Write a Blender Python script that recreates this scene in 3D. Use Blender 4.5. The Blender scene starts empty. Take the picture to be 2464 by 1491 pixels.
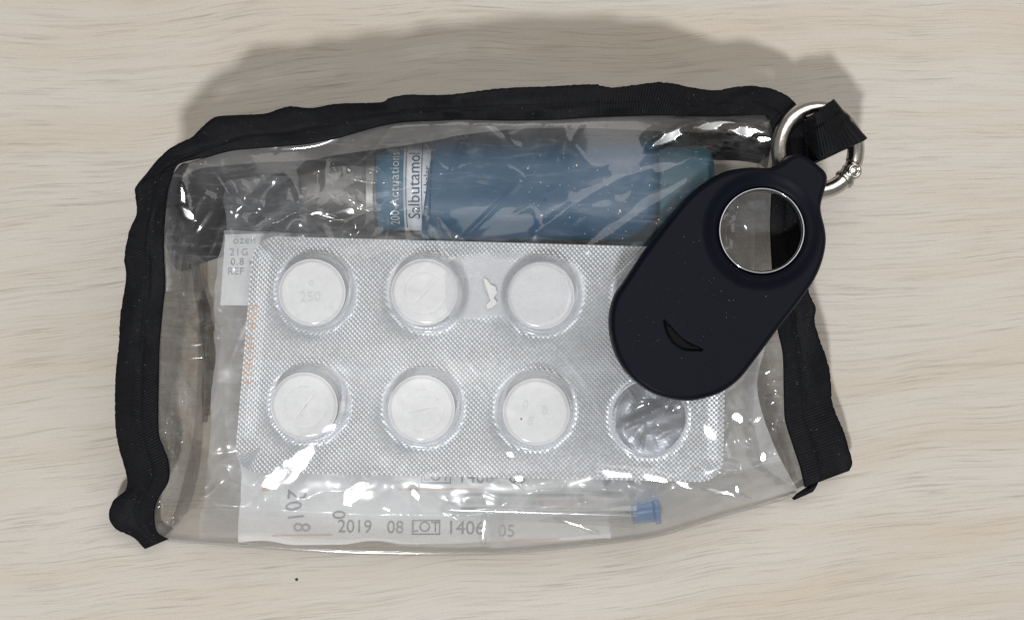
import bpy, bmesh, math, random
import numpy as np
from mathutils import Vector, Matrix

random.seed(7)
rng = np.random.default_rng(11)

# ------------------------------------------------------------------ camera, world, lamps, exposure
H = 340.0                 # camera height above the table, mm
K = 0.08                  # mm on the table for one unit of the sketch grid (2464 x 1491)
MM = 0.001
sc = bpy.context.scene
cam_d = bpy.data.cameras.new('camera')
cam = bpy.data.objects.new('camera', cam_d)
sc.collection.objects.link(cam)
cam.location = (0, 0, H * MM)
cam.rotation_euler = (0, 0, 0)
cam_d.sensor_width = 36.0
cam_d.lens = 36.0 * H / (2464 * K)
cam_d.clip_start = 0.01
cam_d.clip_end = 50
sc.camera = cam

world = bpy.data.worlds.new('World')
sc.world = world
world.use_nodes = True
world.node_tree.nodes['Background'].inputs[0].default_value = (1.0, 0.95, 0.88, 1)
world.node_tree.nodes['Background'].inputs[1].default_value = 0.25


def lamp(name, loc, target, shape, size, power, color, size_y=None):
    l = bpy.data.lights.new(name, 'AREA')
    l.shape = shape
    l.size = size
    if size_y:
        l.size_y = size_y
    l.energy = power
    l.color = color
    o = bpy.data.objects.new(name, l)
    sc.collection.objects.link(o)
    o.location = loc
    o.rotation_euler = (Vector(target) - Vector(loc)).to_track_quat('-Z', 'Y').to_euler()
    return o


lamp('key_lamp', (-0.17, -0.74, 1.42), (0, 0, 0), 'DISK', 0.125, 16.5, (0.97, 0.985, 1.0))
lamp('overhead_fill', (0.52, 0.62, 1.05), (0.52, 0.62, 0), 'RECTANGLE', 1.4, 10.5, (1.0, 0.97, 0.935), 1.0)  # added soft fill for ambient light and broad reflections in the film

sc.view_settings.view_transform = 'Standard'
sc.view_settings.look = 'None'
sc.view_settings.gamma = 1
sc.view_settings.exposure = 0.0
sc.view_settings.use_curve_mapping = False
cy = sc.cycles
cy.max_bounces = 14
cy.transparent_max_bounces = 32
cy.glossy_bounces = 5
cy.transmission_bounces = 8
cy.diffuse_bounces = 4
cy.caustics_reflective = False
cy.caustics_refractive = False
cy.sample_clamp_indirect = 4.0
cy.use_denoising = True


# ------------------------------------------------------------------ helpers
def P(px, py, z):
    """sketch grid point at height z (mm) -> world mm"""
    f = (H - z) / H
    return np.stack([(px - 1232.0) * K * f, -(py - 745.5) * K * f, z + 0 * f], -1)


def P1(px, py, z):
    return P(np.array(float(px)), np.array(float(py)), np.array(float(z)))


def smooth(a, b, x):
    t = np.clip((x - a) / (b - a), 0, 1)
    return t * t * (3 - 2 * t)


_lat = {}


def vnoise(x, y, seed=0):
    """smooth lattice noise in -1..1"""
    if seed not in _lat:
        _lat[seed] = np.random.default_rng(1000 + seed).uniform(-1, 1, (256, 256))
    L = _lat[seed]
    xi = np.floor(x).astype(int); yi = np.floor(y).astype(int)
    fx = x - xi; fy = y - yi
    fx = fx ** 3 * (fx * (fx * 6 - 15) + 10); fy = fy ** 3 * (fy * (fy * 6 - 15) + 10)
    a = L[xi % 256, yi % 256]; b = L[(xi + 1) % 256, yi % 256]
    c = L[xi % 256, (yi + 1) % 256]; d = L[(xi + 1) % 256, (yi + 1) % 256]
    return (a * (1 - fx) + b * fx) * (1 - fy) + (c * (1 - fx) + d * fx) * fy


def curve(pts, n, closed=False, dense=24):
    """Catmull-Rom through pts, resampled to n points of even arc length"""
    p = np.array(pts, float)
    if closed:
        q = np.vstack([p[-1], p, p[0], p[1]])
    else:
        q = np.vstack([2 * p[0] - p[1], p, 2 * p[-1] - p[-2]])
    out = []
    t = np.linspace(0, 1, dense, endpoint=False)[:, None]
    for i in range(1, len(q) - 2):
        a, b, c, d = q[i - 1], q[i], q[i + 1], q[i + 2]
        out.append(0.5 * (2 * b + (c - a) * t + (2 * a - 5 * b + 4 * c - d) * t ** 2 + (3 * b - a - 3 * c + d) * t ** 3))
    out = np.vstack(out + [q[-2][None]])
    s = np.concatenate([[0], np.cumsum(np.linalg.norm(np.diff(out, axis=0), axis=1))])
    u = np.linspace(0, s[-1], n + 1 if closed else n)
    if closed:
        u = u[:-1]
    return np.stack([np.interp(u, s, out[:, k]) for k in range(p.shape[1])], -1)


def seg_dist(px, py, pts):
    """distance from points to a polyline"""
    best = np.full(np.shape(px), 1e9)
    for (x0, y0), (x1, y1) in zip(pts[:-1], pts[1:]):
        dx, dy = x1 - x0, y1 - y0
        t = np.clip(((px - x0) * dx + (py - y0) * dy) / (dx * dx + dy * dy + 1e-9), 0, 1)
        best = np.minimum(best, np.hypot(px - x0 - t * dx, py - y0 - t * dy))
    return best


ORIG = {}


def root(name, label, cat, loc, group=None):
    o = bpy.data.objects.new(name, None)
    sc.collection.objects.link(o)
    o.location = tuple(np.array(loc) * MM)
    o.empty_display_size = 0.01
    o['label'] = label
    o['category'] = cat
    if group:
        o['group'] = group
    ORIG[o] = np.array(loc, float)
    return o


def mesh_obj(name, verts, faces, mat, parent=None, shade=True, loc=None, label=None, cat=None, group=None, kind=None):
    """verts in world mm; parented meshes share the origin of their thing"""
    v = np.asarray(verts, float).reshape(-1, 3)
    if parent is not None:
        org = ORIG[parent]
    else:
        org = np.array(loc, float) if loc is not None else np.array([v[:, 0].mean(), v[:, 1].mean(), v[:, 2].min()])
    me = bpy.data.meshes.new(name)
    if isinstance(faces, np.ndarray):
        nf, k = faces.shape
        me.vertices.add(len(v))
        me.vertices.foreach_set('co', ((v - org) * MM).ravel())
        me.loops.add(nf * k)
        me.loops.foreach_set('vertex_index', faces.astype(np.int32).ravel())
        me.polygons.add(nf)
        me.polygons.foreach_set('loop_start', np.arange(nf, dtype=np.int32) * k)
        me.polygons.foreach_set('loop_total', np.full(nf, k, np.int32))
        me.update(calc_edges=True)
        me.validate()
    else:
        me.from_pydata([tuple(q) for q in (v - org) * MM], [], [tuple(f) for f in faces])
        me.update()
    me.polygons.foreach_set('use_smooth', np.full(len(me.polygons), bool(shade)))
    me.materials.append(mat)
    o = bpy.data.objects.new(name, me)
    sc.collection.objects.link(o)
    if parent is not None:
        o.parent = parent
        ORIG[o] = org
    else:
        o.location = tuple(org * MM)
        ORIG[o] = org
    if label:
        o['label'] = label
    if cat:
        o['category'] = cat
    if group:
        o['group'] = group
    if kind:
        o['kind'] = kind
    return o


def grid_faces(nu, nv, wrap_u=False, wrap_v=False, off=0):
    """quads over an array indexed [u, v] (row-major)"""
    iu = np.arange(nu if wrap_u else nu - 1)
    iv = np.arange(nv if wrap_v else nv - 1)
    a, b = np.meshgrid(iu, iv, indexing='ij')
    a1 = (a + 1) % nu; b1 = (b + 1) % nv
    return np.stack([a * nv + b, a1 * nv + b, a1 * nv + b1, a * nv + b1], -1).reshape(-1, 4) + off


def text_mesh(body, size, spacing=1.0, extrude=0.0):
    """flat outline of some lettering as (verts[:, 2] mm centred, faces)"""
    cu = bpy.data.curves.new('lettering', 'FONT')
    cu.body = body
    cu.size = size
    cu.space_character = spacing
    cu.align_x = 'CENTER'
    cu.align_y = 'CENTER'
    cu.resolution_u = 4
    o = bpy.data.objects.new('lettering', cu)
    sc.collection.objects.link(o)
    dg = bpy.context.evaluated_depsgraph_get()
    me = bpy.data.meshes.new_from_object(o.evaluated_get(dg))
    v = np.array([tuple(q.co) for q in me.vertices])
    f = [tuple(p.vertices) for p in me.polygons]
    bpy.data.objects.remove(o)
    bpy.data.curves.remove(cu)
    bpy.data.meshes.remove(me)
    lim = size * 0.14
    bm = bmesh.new()
    bv = [bm.verts.new(tuple(q)) for q in v]
    for q in f:
        try:
            bm.faces.new([bv[i] for i in q])
        except ValueError:
            pass
    for _ in range(5):
        bmesh.ops.triangulate(bm, faces=bm.faces[:])
        lg = [e for e in bm.edges if e.calc_length() > lim]
        if not lg:
            break
        bmesh.ops.subdivide_edges(bm, edges=lg, cuts=1)
    bm.verts.index_update()
    v = np.array([tuple(q.co) for q in bm.verts]); f = [tuple(q.index for q in g.verts) for g in bm.faces]
    bm.free()
    return v[:, :2], f


def lettering(name, body, cx, cy_, size, ang, zf, mat, parent, sx=1.0, lift=0.06, spacing=1.0, curve_to=None):
    """lettering in sketch-grid units at (cx, cy_), turned clockwise by ang degrees, laid on the surface zf"""
    v, f = text_mesh(body, size, spacing)
    a = math.radians(ang)
    x = v[:, 0] * sx; y = -v[:, 1]
    px = cx + x * math.cos(a) - y * math.sin(a)
    py = cy_ + x * math.sin(a) + y * math.cos(a)
    if curve_to is not None:
        w = curve_to(px, py)
    else:
        w = P(px, py, zf(px, py) + lift)
    return mesh_obj(name, w, f, mat, parent, shade=False)


# ------------------------------------------------------------------ materials
def new_mat(name):
    m = bpy.data.materials.new(name)
    m.use_nodes = True
    nt = m.node_tree
    for n in list(nt.nodes):
        nt.nodes.remove(n)
    out = nt.nodes.new('ShaderNodeOutputMaterial')
    return m, nt, out


def N(nt, typ, **kw):
    n = nt.nodes.new(typ)
    for k, v in kw.items():
        if k.startswith('i_'):
            key = k[2:].replace('_', ' ')
            n.inputs[int(key) if key.isdigit() else key].default_value = v
        else:
            setattr(n, k, v)
    return n


def ramp(nt, fac, stops):
    r = nt.nodes.new('ShaderNodeValToRGB')
    e = r.color_ramp.elements
    while len(e) < len(stops):
        e.new(0.5)
    for el, (p, c) in zip(e, stops):
        el.position = p
        el.color = c if len(c) == 4 else (*c, 1)
    nt.links.new(fac, r.inputs[0])
    return r


def coords(nt, scale, rot=(0, 0, 0), loc=(0, 0, 0)):
    tc = nt.nodes.new('ShaderNodeTexCoord')
    mp = nt.nodes.new('ShaderNodeMapping')
    mp.inputs['Scale'].default_value = scale
    mp.inputs['Rotation'].default_value = rot
    mp.inputs['Location'].default_value = loc
    nt.links.new(tc.outputs['Object'], mp.inputs['Vector'])
    return mp.outputs[0]


def plain(name, color, rough=0.5, metal=0.0, spec=0.5, bump=None, vary=0.0, vscale=300, sss=0.0, coat=0.0, sheen=0.0):
    m, nt, out = new_mat(name)
    b = N(nt, 'ShaderNodeBsdfPrincipled')
    b.inputs['Base Color'].default_value = (*color, 1)
    b.inputs['Roughness'].default_value = rough
    b.inputs['Metallic'].default_value = metal
    b.inputs['Specular IOR Level'].default_value = spec
    b.inputs['Coat Weight'].default_value = coat
    b.inputs['Sheen Weight'].default_value = sheen
    if sss:
        b.inputs['Subsurface Weight'].default_value = sss
        b.inputs['Subsurface Radius'].default_value = (0.001, 0.001, 0.001)
        b.inputs['Subsurface Scale'].default_value = 1.0
    if vary:
        v = coords(nt, (vscale,) * 3)
        n = N(nt, 'ShaderNodeTexNoise', i_Scale=1.0, i_Detail=5.0, i_Roughness=0.65)
        nt.links.new(v, n.inputs['Vector'])
        lo = tuple(c * (1 - vary) for c in color); hi = tuple(min(1, c * (1 + vary)) for c in color)
        r = ramp(nt, n.outputs[0], [(0.3, lo), (0.7, hi)])
        nt.links.new(r.outputs[0], b.inputs['Base Color'])
    if bump:
        scale, strength, dist = bump
        v = coords(nt, (scale,) * 3)
        n = N(nt, 'ShaderNodeTexNoise', i_Scale=1.0, i_Detail=4.0, i_Roughness=0.6)
        nt.links.new(v, n.inputs['Vector'])
        bp = N(nt, 'ShaderNodeBump', i_Strength=strength, i_Distance=dist)
        nt.links.new(n.outputs[0], bp.inputs['Height'])
        nt.links.new(bp.outputs[0], b.inputs['Normal'])
    nt.links.new(b.outputs[0], out.inputs[0])
    return m


def clear_film(name, tint=(0.97, 0.975, 0.98), ior=1.6, rough=0.06, haze=(0.02, 0.10), hscale=60, haze_col=(0.8, 0.82, 0.85),
               bump=None, specks=0.0, scuff=0.0):
    """thin clear sheet: passes light straight on, mirrors by Fresnel, with a patchy milky scuffing"""
    m, nt, out = new_mat(name)
    tr = N(nt, 'ShaderNodeBsdfTransparent'); tr.inputs[0].default_value = (*tint, 1)
    df = N(nt, 'ShaderNodeBsdfDiffuse'); df.inputs[0].default_value = (*haze_col, 1)
    tl = N(nt, 'ShaderNodeBsdfTranslucent'); tl.inputs[0].default_value = (*haze_col, 1)
    dm = N(nt, 'ShaderNodeMixShader', i_0=0.35)
    nt.links.new(df.outputs[0], dm.inputs[1]); nt.links.new(tl.outputs[0], dm.inputs[2])
    g1 = N(nt, 'ShaderNodeBsdfGlossy', i_Roughness=rough)
    g2 = N(nt, 'ShaderNodeBsdfGlossy', i_Roughness=0.30)
    gl = N(nt, 'ShaderNodeMixShader', i_0=scuff)
    nt.links.new(g1.outputs[0], gl.inputs[1]); nt.links.new(g2.outputs[0], gl.inputs[2])
    lwt = N(nt, 'ShaderNodeLayerWeight', i_Blend=0.5)
    pw = N(nt, 'ShaderNodeMath', operation='POWER'); pw.inputs[1].default_value = 4.0
    nt.links.new(lwt.outputs['Facing'], pw.inputs[0])
    f0 = ((ior - 1) / (ior + 1)) ** 2
    fr = N(nt, 'ShaderNodeMath', operation='MULTIPLY_ADD'); fr.inputs[1].default_value = 0.75; fr.inputs[2].default_value = f0
    nt.links.new(pw.outputs[0], fr.inputs[0])
    v = coords(nt, (hscale,) * 3)
    n = N(nt, 'ShaderNodeTexNoise', i_Scale=1.0, i_Detail=6.0, i_Roughness=0.6, i_Distortion=0.8)
    nt.links.new(v, n.inputs['Vector'])
    mr = N(nt, 'ShaderNodeMapRange')
    mr.inputs['From Min'].default_value = 0.35; mr.inputs['From Max'].default_value = 0.72
    mr.inputs['From Min'].default_value = 0.40
    mr.inputs['To Min'].default_value = haze[0]; mr.inputs['To Max'].default_value = haze[1]
    nt.links.new(n.outputs[0], mr.inputs['Value'])
    hz = mr.outputs[0]
    if specks:
        v2 = coords(nt, (70, 420, 200), rot=(0, 0, 0.75))
        w = N(nt, 'ShaderNodeTexNoise', i_Scale=1.0, i_Detail=6.0, i_Roughness=0.72, i_Distortion=1.2)
        nt.links.new(v2, w.inputs['Vector'])
        r2 = ramp(nt, w.outputs[0], [(0.52, (0, 0, 0)), (0.78, (1, 1, 1))])
        ad = N(nt, 'ShaderNodeMath', operation='MULTIPLY_ADD'); ad.inputs[1].default_value = specks
        nt.links.new(r2.outputs[0], ad.inputs[0]); nt.links.new(hz, ad.inputs[2])
        hz = ad.outputs[0]
    mx = N(nt, 'ShaderNodeMixShader')
    nt.links.new(hz, mx.inputs[0]); nt.links.new(tr.outputs[0], mx.inputs[1]); nt.links.new(dm.outputs[0], mx.inputs[2])
    mg = N(nt, 'ShaderNodeMixShader')
    nt.links.new(fr.outputs[0], mg.inputs[0]); nt.links.new(mx.outputs[0], mg.inputs[1]); nt.links.new(gl.outputs[0], mg.inputs[2])
    if bump:
        scale, strength, dist = bump
        v3 = coords(nt, (scale,) * 3)
        n3 = N(nt, 'ShaderNodeTexNoise', i_Scale=1.0, i_Detail=3.0, i_Roughness=0.5, i_Distortion=0.5)
        nt.links.new(v3, n3.inputs['Vector'])
        bp = N(nt, 'ShaderNodeBump', i_Strength=strength, i_Distance=dist)
        nt.links.new(n3.outputs[0], bp.inputs['Height'])
        nt.links.new(bp.outputs[0], g1.inputs['Normal']); nt.links.new(bp.outputs[0], lwt.inputs['Normal'])
    nt.links.new(mg.outputs[0], out.inputs[0])
    return m


def wood_mat():
    m, nt, out = new_mat('pale_wood_laminate')
    L = nt.links.new
    tc = N(nt, 'ShaderNodeTexCoord')
    sep = N(nt, 'ShaderNodeSeparateXYZ')
    mm = N(nt, 'ShaderNodeVectorMath', operation='SCALE'); mm.inputs['Scale'].default_value = 1000.0
    L(tc.outputs['Object'], mm.inputs[0])
    L(mm.outputs[0], sep.inputs[0])
    wn = N(nt, 'ShaderNodeTexNoise', i_Scale=0.011, i_Detail=2.0, i_Roughness=0.5)
    L(mm.outputs[0], wn.inputs['Vector'])
    wn2 = N(nt, 'ShaderNodeTexNoise', i_Scale=0.06, i_Detail=2.0, i_Roughness=0.5)
    L(mm.outputs[0], wn2.inputs['Vector'])

    def math_(op, a, b=None, c=None):
        n = N(nt, 'ShaderNodeMath', operation=op)
        for i, q in enumerate((a, b, c)):
            if q is None:
                continue
            if isinstance(q, (int, float)):
                n.inputs[i].default_value = q
            else:
                L(q, n.inputs[i])
        return n.outputs[0]
    yw = math_('MULTIPLY_ADD', wn.outputs[0], 17.0, sep.outputs['Y'])
    yw = math_('MULTIPLY_ADD', wn2.outputs[0], 1.0, yw)
    yw = math_('MULTIPLY_ADD', sep.outputs['X'], -0.085, yw)
    yw = math_('MULTIPLY_ADD', math_('MULTIPLY', sep.outputs['X'], math_('MULTIPLY', sep.outputs['Y'], 0.0009)), 1.0, yw)

    def streak(sx, sy, off, detail, rough, dist=0.0):
        cb = N(nt, 'ShaderNodeCombineXYZ')
        L(math_('MULTIPLY', sep.outputs['X'], sx), cb.inputs[0])
        L(math_('MULTIPLY', yw, sy), cb.inputs[1])
        cb.inputs[2].default_value = off
        n = N(nt, 'ShaderNodeTexNoise', i_Scale=1.0, i_Detail=detail, i_Roughness=rough, i_Distortion=dist)
        L(cb.outputs[0], n.inputs['Vector'])
        return n.outputs[0]
    s1 = streak(0.048, 1.15, 0.0, 5.0, 0.62, 0.15)     # flecks
    s2 = streak(0.070, 2.7, 5.0, 5.0, 0.62, 0.10)      # fine pores
    s3 = streak(0.010, 0.075, 9.0, 3.0, 0.55)         # broad bands
    s4 = streak(0.03, 0.20, 14.0, 3.0, 0.6)           # where the flecks gather
    f1 = ramp(nt, s1, [(0.52, (0, 0, 0)), (0.66, (1, 1, 1))])
    f2 = ramp(nt, s2, [(0.54, (0, 0, 0)), (0.66, (1, 1, 1))])
    f4 = ramp(nt, s4, [(0.34, (0.25, 0.25, 0.25)), (0.60, (1, 1, 1))])
    base = ramp(nt, s3, [(0.34, (0.495, 0.436, 0.362)), (0.5, (0.515, 0.473, 0.418)), (0.68, (0.525, 0.495, 0.455))])
    d1 = math_('MULTIPLY', f1.outputs[0], f4.outputs[0])
    d1 = math_('MULTIPLY', d1, 0.32)
    d2 = math_('MULTIPLY', f2.outputs[0], f4.outputs[0])
    d2 = math_('MULTIPLY', d2, 0.50)
    mx1 = N(nt, 'ShaderNodeMix', data_type='RGBA')
    L(d1, mx1.inputs[0]); L(base.outputs[0], mx1.inputs[6]); mx1.inputs[7].default_value = (0.29, 0.250, 0.20, 1)
    mx2 = N(nt, 'ShaderNodeMix', data_type='RGBA')
    L(d2, mx2.inputs[0]); L(mx1.outputs[2], mx2.inputs[6]); mx2.inputs[7].default_value = (0.20, 0.175, 0.145, 1)
    # paper-fine speckle of the print
    sp = N(nt, 'ShaderNodeTexNoise', i_Scale=3.2, i_Detail=2.0, i_Roughness=0.7)
    L(mm.outputs[0], sp.inputs['Vector'])
    spr = ramp(nt, sp.outputs[0], [(0.2, (0.90, 0.90, 0.90)), (0.8, (1.08, 1.08, 1.08))])
    mx3 = N(nt, 'ShaderNodeMix', data_type='RGBA', blend_type='MULTIPLY'); mx3.inputs[0].default_value = 1.0
    L(mx2.outputs[2], mx3.inputs[6]); L(spr.outputs[0], mx3.inputs[7])
    b = N(nt, 'ShaderNodeBsdfPrincipled')
    L(mx3.outputs[2], b.inputs['Base Color'])
    b.inputs['Roughness'].default_value = 0.5
    b.inputs['Specular IOR Level'].default_value = 0.35
    bp = N(nt, 'ShaderNodeBump', i_Strength=0.25, i_Distance=0.0002, invert=True)
    hsum = math_('ADD', d1, d2)
    L(hsum, bp.inputs['Height'])
    L(bp.outputs[0], b.inputs['Normal'])
    L(b.outputs[0], out.inputs[0])
    return m


M = {}
M['wood'] = wood_mat()
M['film'] = clear_film('pouch_vinyl', ior=1.62, rough=0.085, haze=(0.010, 0.11), hscale=38, specks=0.16, scuff=0.32, haze_col=(0.84, 0.87, 0.92))
M['film_side'] = clear_film('pouch_vinyl_side', tint=(0.78, 0.765, 0.735), ior=1.5, rough=0.12, haze=(0.03, 0.22), hscale=70, bump=(200, 0.2, 0.001))  # tint darkened to put the shade inside the pouch into the film
M['film_back'] = clear_film('pouch_vinyl_back', tint=(0.80, 0.785, 0.755), ior=1.4, rough=0.2, haze=(0.01, 0.05), hscale=60)  # tinted darker than the front panel, imitating the dim pouch interior
M['sleeve'] = clear_film('packet_film', tint=(0.95, 0.955, 0.96), ior=1.5, rough=0.12, scuff=0.5, haze=(0.22, 0.58), hscale=50, haze_col=(0.84, 0.86, 0.89))
M['sleeve2'] = clear_film('packet_film_milky', tint=(0.96, 0.96, 0.96), ior=1.5, rough=0.14, scuff=0.5, haze=(0.30, 0.66), hscale=45, haze_col=(0.83, 0.845, 0.86))
M['thin'] = clear_film('thin_crinkled_film', tint=(0.97, 0.97, 0.975), ior=1.6, rough=0.12, haze=(0.03, 0.22), hscale=70, haze_col=(0.72, 0.75, 0.80), specks=0.2)
M['pvc'] = clear_film('blister_pvc', tint=(0.955, 0.96, 0.975), ior=1.42, rough=0.12, haze=(0.06, 0.14), hscale=200, haze_col=(0.66, 0.67, 0.72))
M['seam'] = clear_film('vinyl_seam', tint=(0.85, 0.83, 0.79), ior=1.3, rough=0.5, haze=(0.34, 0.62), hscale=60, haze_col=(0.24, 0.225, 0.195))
M['smoke'] = clear_film('dark_mottled_film', tint=(0.50, 0.48, 0.45), ior=1.2, rough=0.6, haze=(0.0, 0.75), hscale=260, haze_col=(0.03, 0.03, 0.03))  # mottled dark film for the strip behind the left side
M['cap'] = clear_film('needle_cap_plastic', tint=(0.95, 0.95, 0.95), ior=2.0, rough=0.08, haze=(0.03, 0.08), hscale=90)
M['tape'] = clear_film('hazy_patch', tint=(0.98, 0.98, 0.985), ior=1.45, rough=0.25, haze=(0.25, 0.48), hscale=160, haze_col=(0.93, 0.94, 0.96))
M['ribbon'] = plain('black_grosgrain', (0.0042, 0.0046, 0.0062), rough=0.55, spec=0.13, bump=(2600, 0.35, 0.0003), vary=0.35, vscale=900)
M['zip'] = plain('black_zip_tape', (0.008, 0.008, 0.010), rough=0.8, spec=0.1, bump=(1500, 0.5, 0.0004))
M['silicone'] = plain('black_silicone', (0.0030, 0.0041, 0.0085), rough=0.46, spec=0.09, bump=(5000, 0.10, 0.0001), vary=0.15, vscale=200)
M['gloss_black'] = plain('gloss_black_plastic', (0.004, 0.0045, 0.006), rough=0.1, spec=0.8)
M['steel'] = plain('polished_steel', (0.55, 0.53, 0.50), rough=0.2, metal=1.0, bump=(700, 0.12, 0.0003), vary=0.12, vscale=400)
M['chrome'] = plain('dark_chrome', (0.30, 0.31, 0.33), rough=0.1, metal=1.0)
M['steel_dark'] = plain('worn_steel', (0.42, 0.41, 0.39), rough=0.25, metal=1.0, vary=0.2, vscale=500)
M['alu'] = plain('canister_aluminium', (0.10, 0.095, 0.09), rough=0.55, metal=1.0, bump=(500, 0.1, 0.0004))
M['neck'] = plain('canister_neck', (0.26, 0.25, 0.235), rough=0.5, metal=1.0)
M['foil'] = plain('blister_foil', (0.625, 0.645, 0.67), rough=0.35, metal=0.62, spec=0.5, vary=0.07, vscale=160)
M['foil_crumple'] = plain('crumpled_foil', (0.34, 0.35, 0.37), rough=0.42, metal=0.8)
M['tablet'] = plain('pressed_tablet', (0.87, 0.862, 0.838), rough=0.75, spec=0.2, bump=(1600, 0.3, 0.0003), vary=0.04, vscale=700)
M['relief_shade'] = plain('tablet_relief_shade', (0.74, 0.735, 0.72), rough=0.8, spec=0.15)  # darker copy of the tablet colour, standing in for relief shading
M['blue'] = plain('blue_casing_plastic', (0.001, 0.050, 0.110), rough=0.5, spec=0.45, vary=0.08, vscale=120)
M['teal'] = plain('grey_blue_plastic', (0.012, 0.062, 0.095), rough=0.45, spec=0.4)
M['label_blue'] = plain('label_blue', (0.035, 0.125, 0.20), rough=0.5)
M['label_white'] = plain('label_white', (0.62, 0.66, 0.70), rough=0.5)
M['ink_navy'] = plain('ink_navy', (0.025, 0.045, 0.09), rough=0.6)
M['ink_pale'] = plain('ink_pale', (0.52, 0.55, 0.55), rough=0.6)
M['ink_grey'] = plain('ink_grey', (0.09, 0.095, 0.11), rough=0.7)
M['ink_light'] = plain('ink_light_grey', (0.17, 0.175, 0.19), rough=0.7)
M['ink_green'] = plain('ink_green', (0.12, 0.22, 0.19), rough=0.7)
M['slit'] = plain('slit_black', (0.0012, 0.0014, 0.002), rough=0.3, spec=0.06)
M['ink_orange'] = plain('ink_orange', (0.62, 0.33, 0.17), rough=0.7)
M['ink_peach'] = plain('ink_peach', (0.74, 0.42, 0.28), rough=0.7, vary=0.2, vscale=300)
M['paper'] = plain('packet_paper', (0.89, 0.88, 0.86), rough=0.8, spec=0.2, bump=(700, 0.2, 0.0003), vary=0.05, vscale=150)
M['chip'] = plain('white_flake', (0.72, 0.715, 0.70), rough=0.6)
M['hub_blue'] = clear_film('hub_blue_plastic', tint=(0.42, 0.62, 0.88), ior=1.5, rough=0.2, haze=(0.25, 0.6), hscale=300, haze_col=(0.22, 0.42, 0.72))
M['hub_grey'] = plain('hub_grey_metal', (0.16, 0.16, 0.18), rough=0.35, metal=0.6)
M['dust'] = plain('dust', (0.45, 0.45, 0.44), rough=0.9)
M['lint'] = plain('lint', (0.26, 0.28, 0.33), rough=0.9)
M['crumb'] = plain('dark_crumb', (0.05, 0.04, 0.03), rough=0.9)
M['brown'] = plain('brown_spot', (0.10, 0.03, 0.008), rough=0.6)

# ------------------------------------------------------------------ table
tv = []
for x, y in ((-450, -330), (450, -330), (450, 330), (-450, 330)):
    tv.append((x, y, 0.0))
for x, y in ((-450, -330), (450, -330), (450, 330), (-450, 330)):
    tv.append((x, y, -20.0))
table = mesh_obj('table', tv, [(0, 1, 2, 3), (7, 6, 5, 4), (0, 4, 5, 1), (1, 5, 6, 2), (2, 6, 7, 3), (3, 7, 4, 0)], M['wood'], shade=False,
                 loc=(0, 0, 0), kind='structure', label='pale greige wood-grain table top under the pouch', cat='table')

# ------------------------------------------------------------------ pouch: traced outlines (sketch grid)
left_out = [(349, 1320), (320, 1292), (278, 1271), (262, 1240), (273, 1203), (302, 1177), (304, 1141), (280, 1047), (277, 923), (286, 824),
            (289, 762), (303, 668), (299, 622), (311, 556), (329, 511), (324, 459), (333, 440)]
left_in = [(406, 1296), (377, 1276), (372, 1229), (382, 1198), (406, 1156), (406, 1110), (393, 1073), (382, 1032), (383, 892), (385, 824),
           (393, 736), (398, 684), (395, 590), (397, 520), (404, 460), (416, 420), (424, 402)]
top_out = [(333, 440), (349, 421), (377, 386), (412, 355), (460, 331), (478, 314), (505, 289), (533, 279), (630, 274), (658, 267), (696, 256),
           (751, 260), (810, 250), (914, 246), (938, 236), (980, 228), (1080, 228), (1200, 213), (1320, 208), (1420, 203), (1480, 210),
           (1590, 198), (1660, 210), (1720, 217), (1790, 207), (1850, 212), (1890, 228), (1912, 246)]
top_in = [(424, 402), (432, 394), (445, 390), (462, 386), (480, 382), (498, 379), (530, 370), (568, 362), (654, 355), (690, 352), (734, 348),
          (770, 342), (810, 334), (879, 314), (923, 303), (974, 295), (1060, 291), (1118, 289), (1223, 291), (1339, 289), (1432, 283),
          (1585, 278), (1660, 280), (1720, 281), (1790, 278), (1830, 277), (1846, 279), (1856, 290)]
right_out = [(1912, 246), (1932, 280), (1946, 340), (1950, 440), (1946, 560), (1945, 690), (1962, 738), (1962, 783), (1993, 876), (2000, 932),
             (2004, 973), (2031, 1039), (2040, 1070), (2051, 1112), (2044, 1132)]
right_in = [(1856, 290), (1858, 330), (1858, 390), (1855, 480), (1853, 560), (1860, 690), (1868, 760), (1872, 800), (1883, 852), (1885, 920),
            (1886, 959), (1889, 1011), (1907, 1070), (1924, 1122), (1936, 1172)]
bottom_edge = [(392, 1293), (450, 1299), (553, 1306), (673, 1316), (823, 1325), (987, 1329), (1180, 1328), (1291, 1320), (1378, 1311), (1480, 1300),
               (1575, 1286), (1660, 1262), (1740, 1236), (1830, 1212), (1918, 1186)]


def z_edge(py, px=0.0):
    return (1 - 0.39 * smooth(1350, 1900, np.asarray(px, float))) * np.interp(py, [200, 300, 500, 700, 900, 1050, 1200, 1330], [30.5, 30.5, 29.5, 26, 19.5, 12.5, 5.5, 2.6])


_li = curve(left_in, 300); _ri = curve(right_in, 300); _be = curve(bottom_edge, 300)
_ls = np.argsort(_li[:, 1]); _rs = np.argsort(_ri[:, 1])


def lx(py):
    return np.interp(py, _li[_ls, 1], _li[_ls, 0])


def rx(py):
    return np.interp(py, _ri[_rs, 1], _ri[_rs, 0])


def by(px):
    return np.interp(px, _be[:, 0], _be[:, 1])


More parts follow.
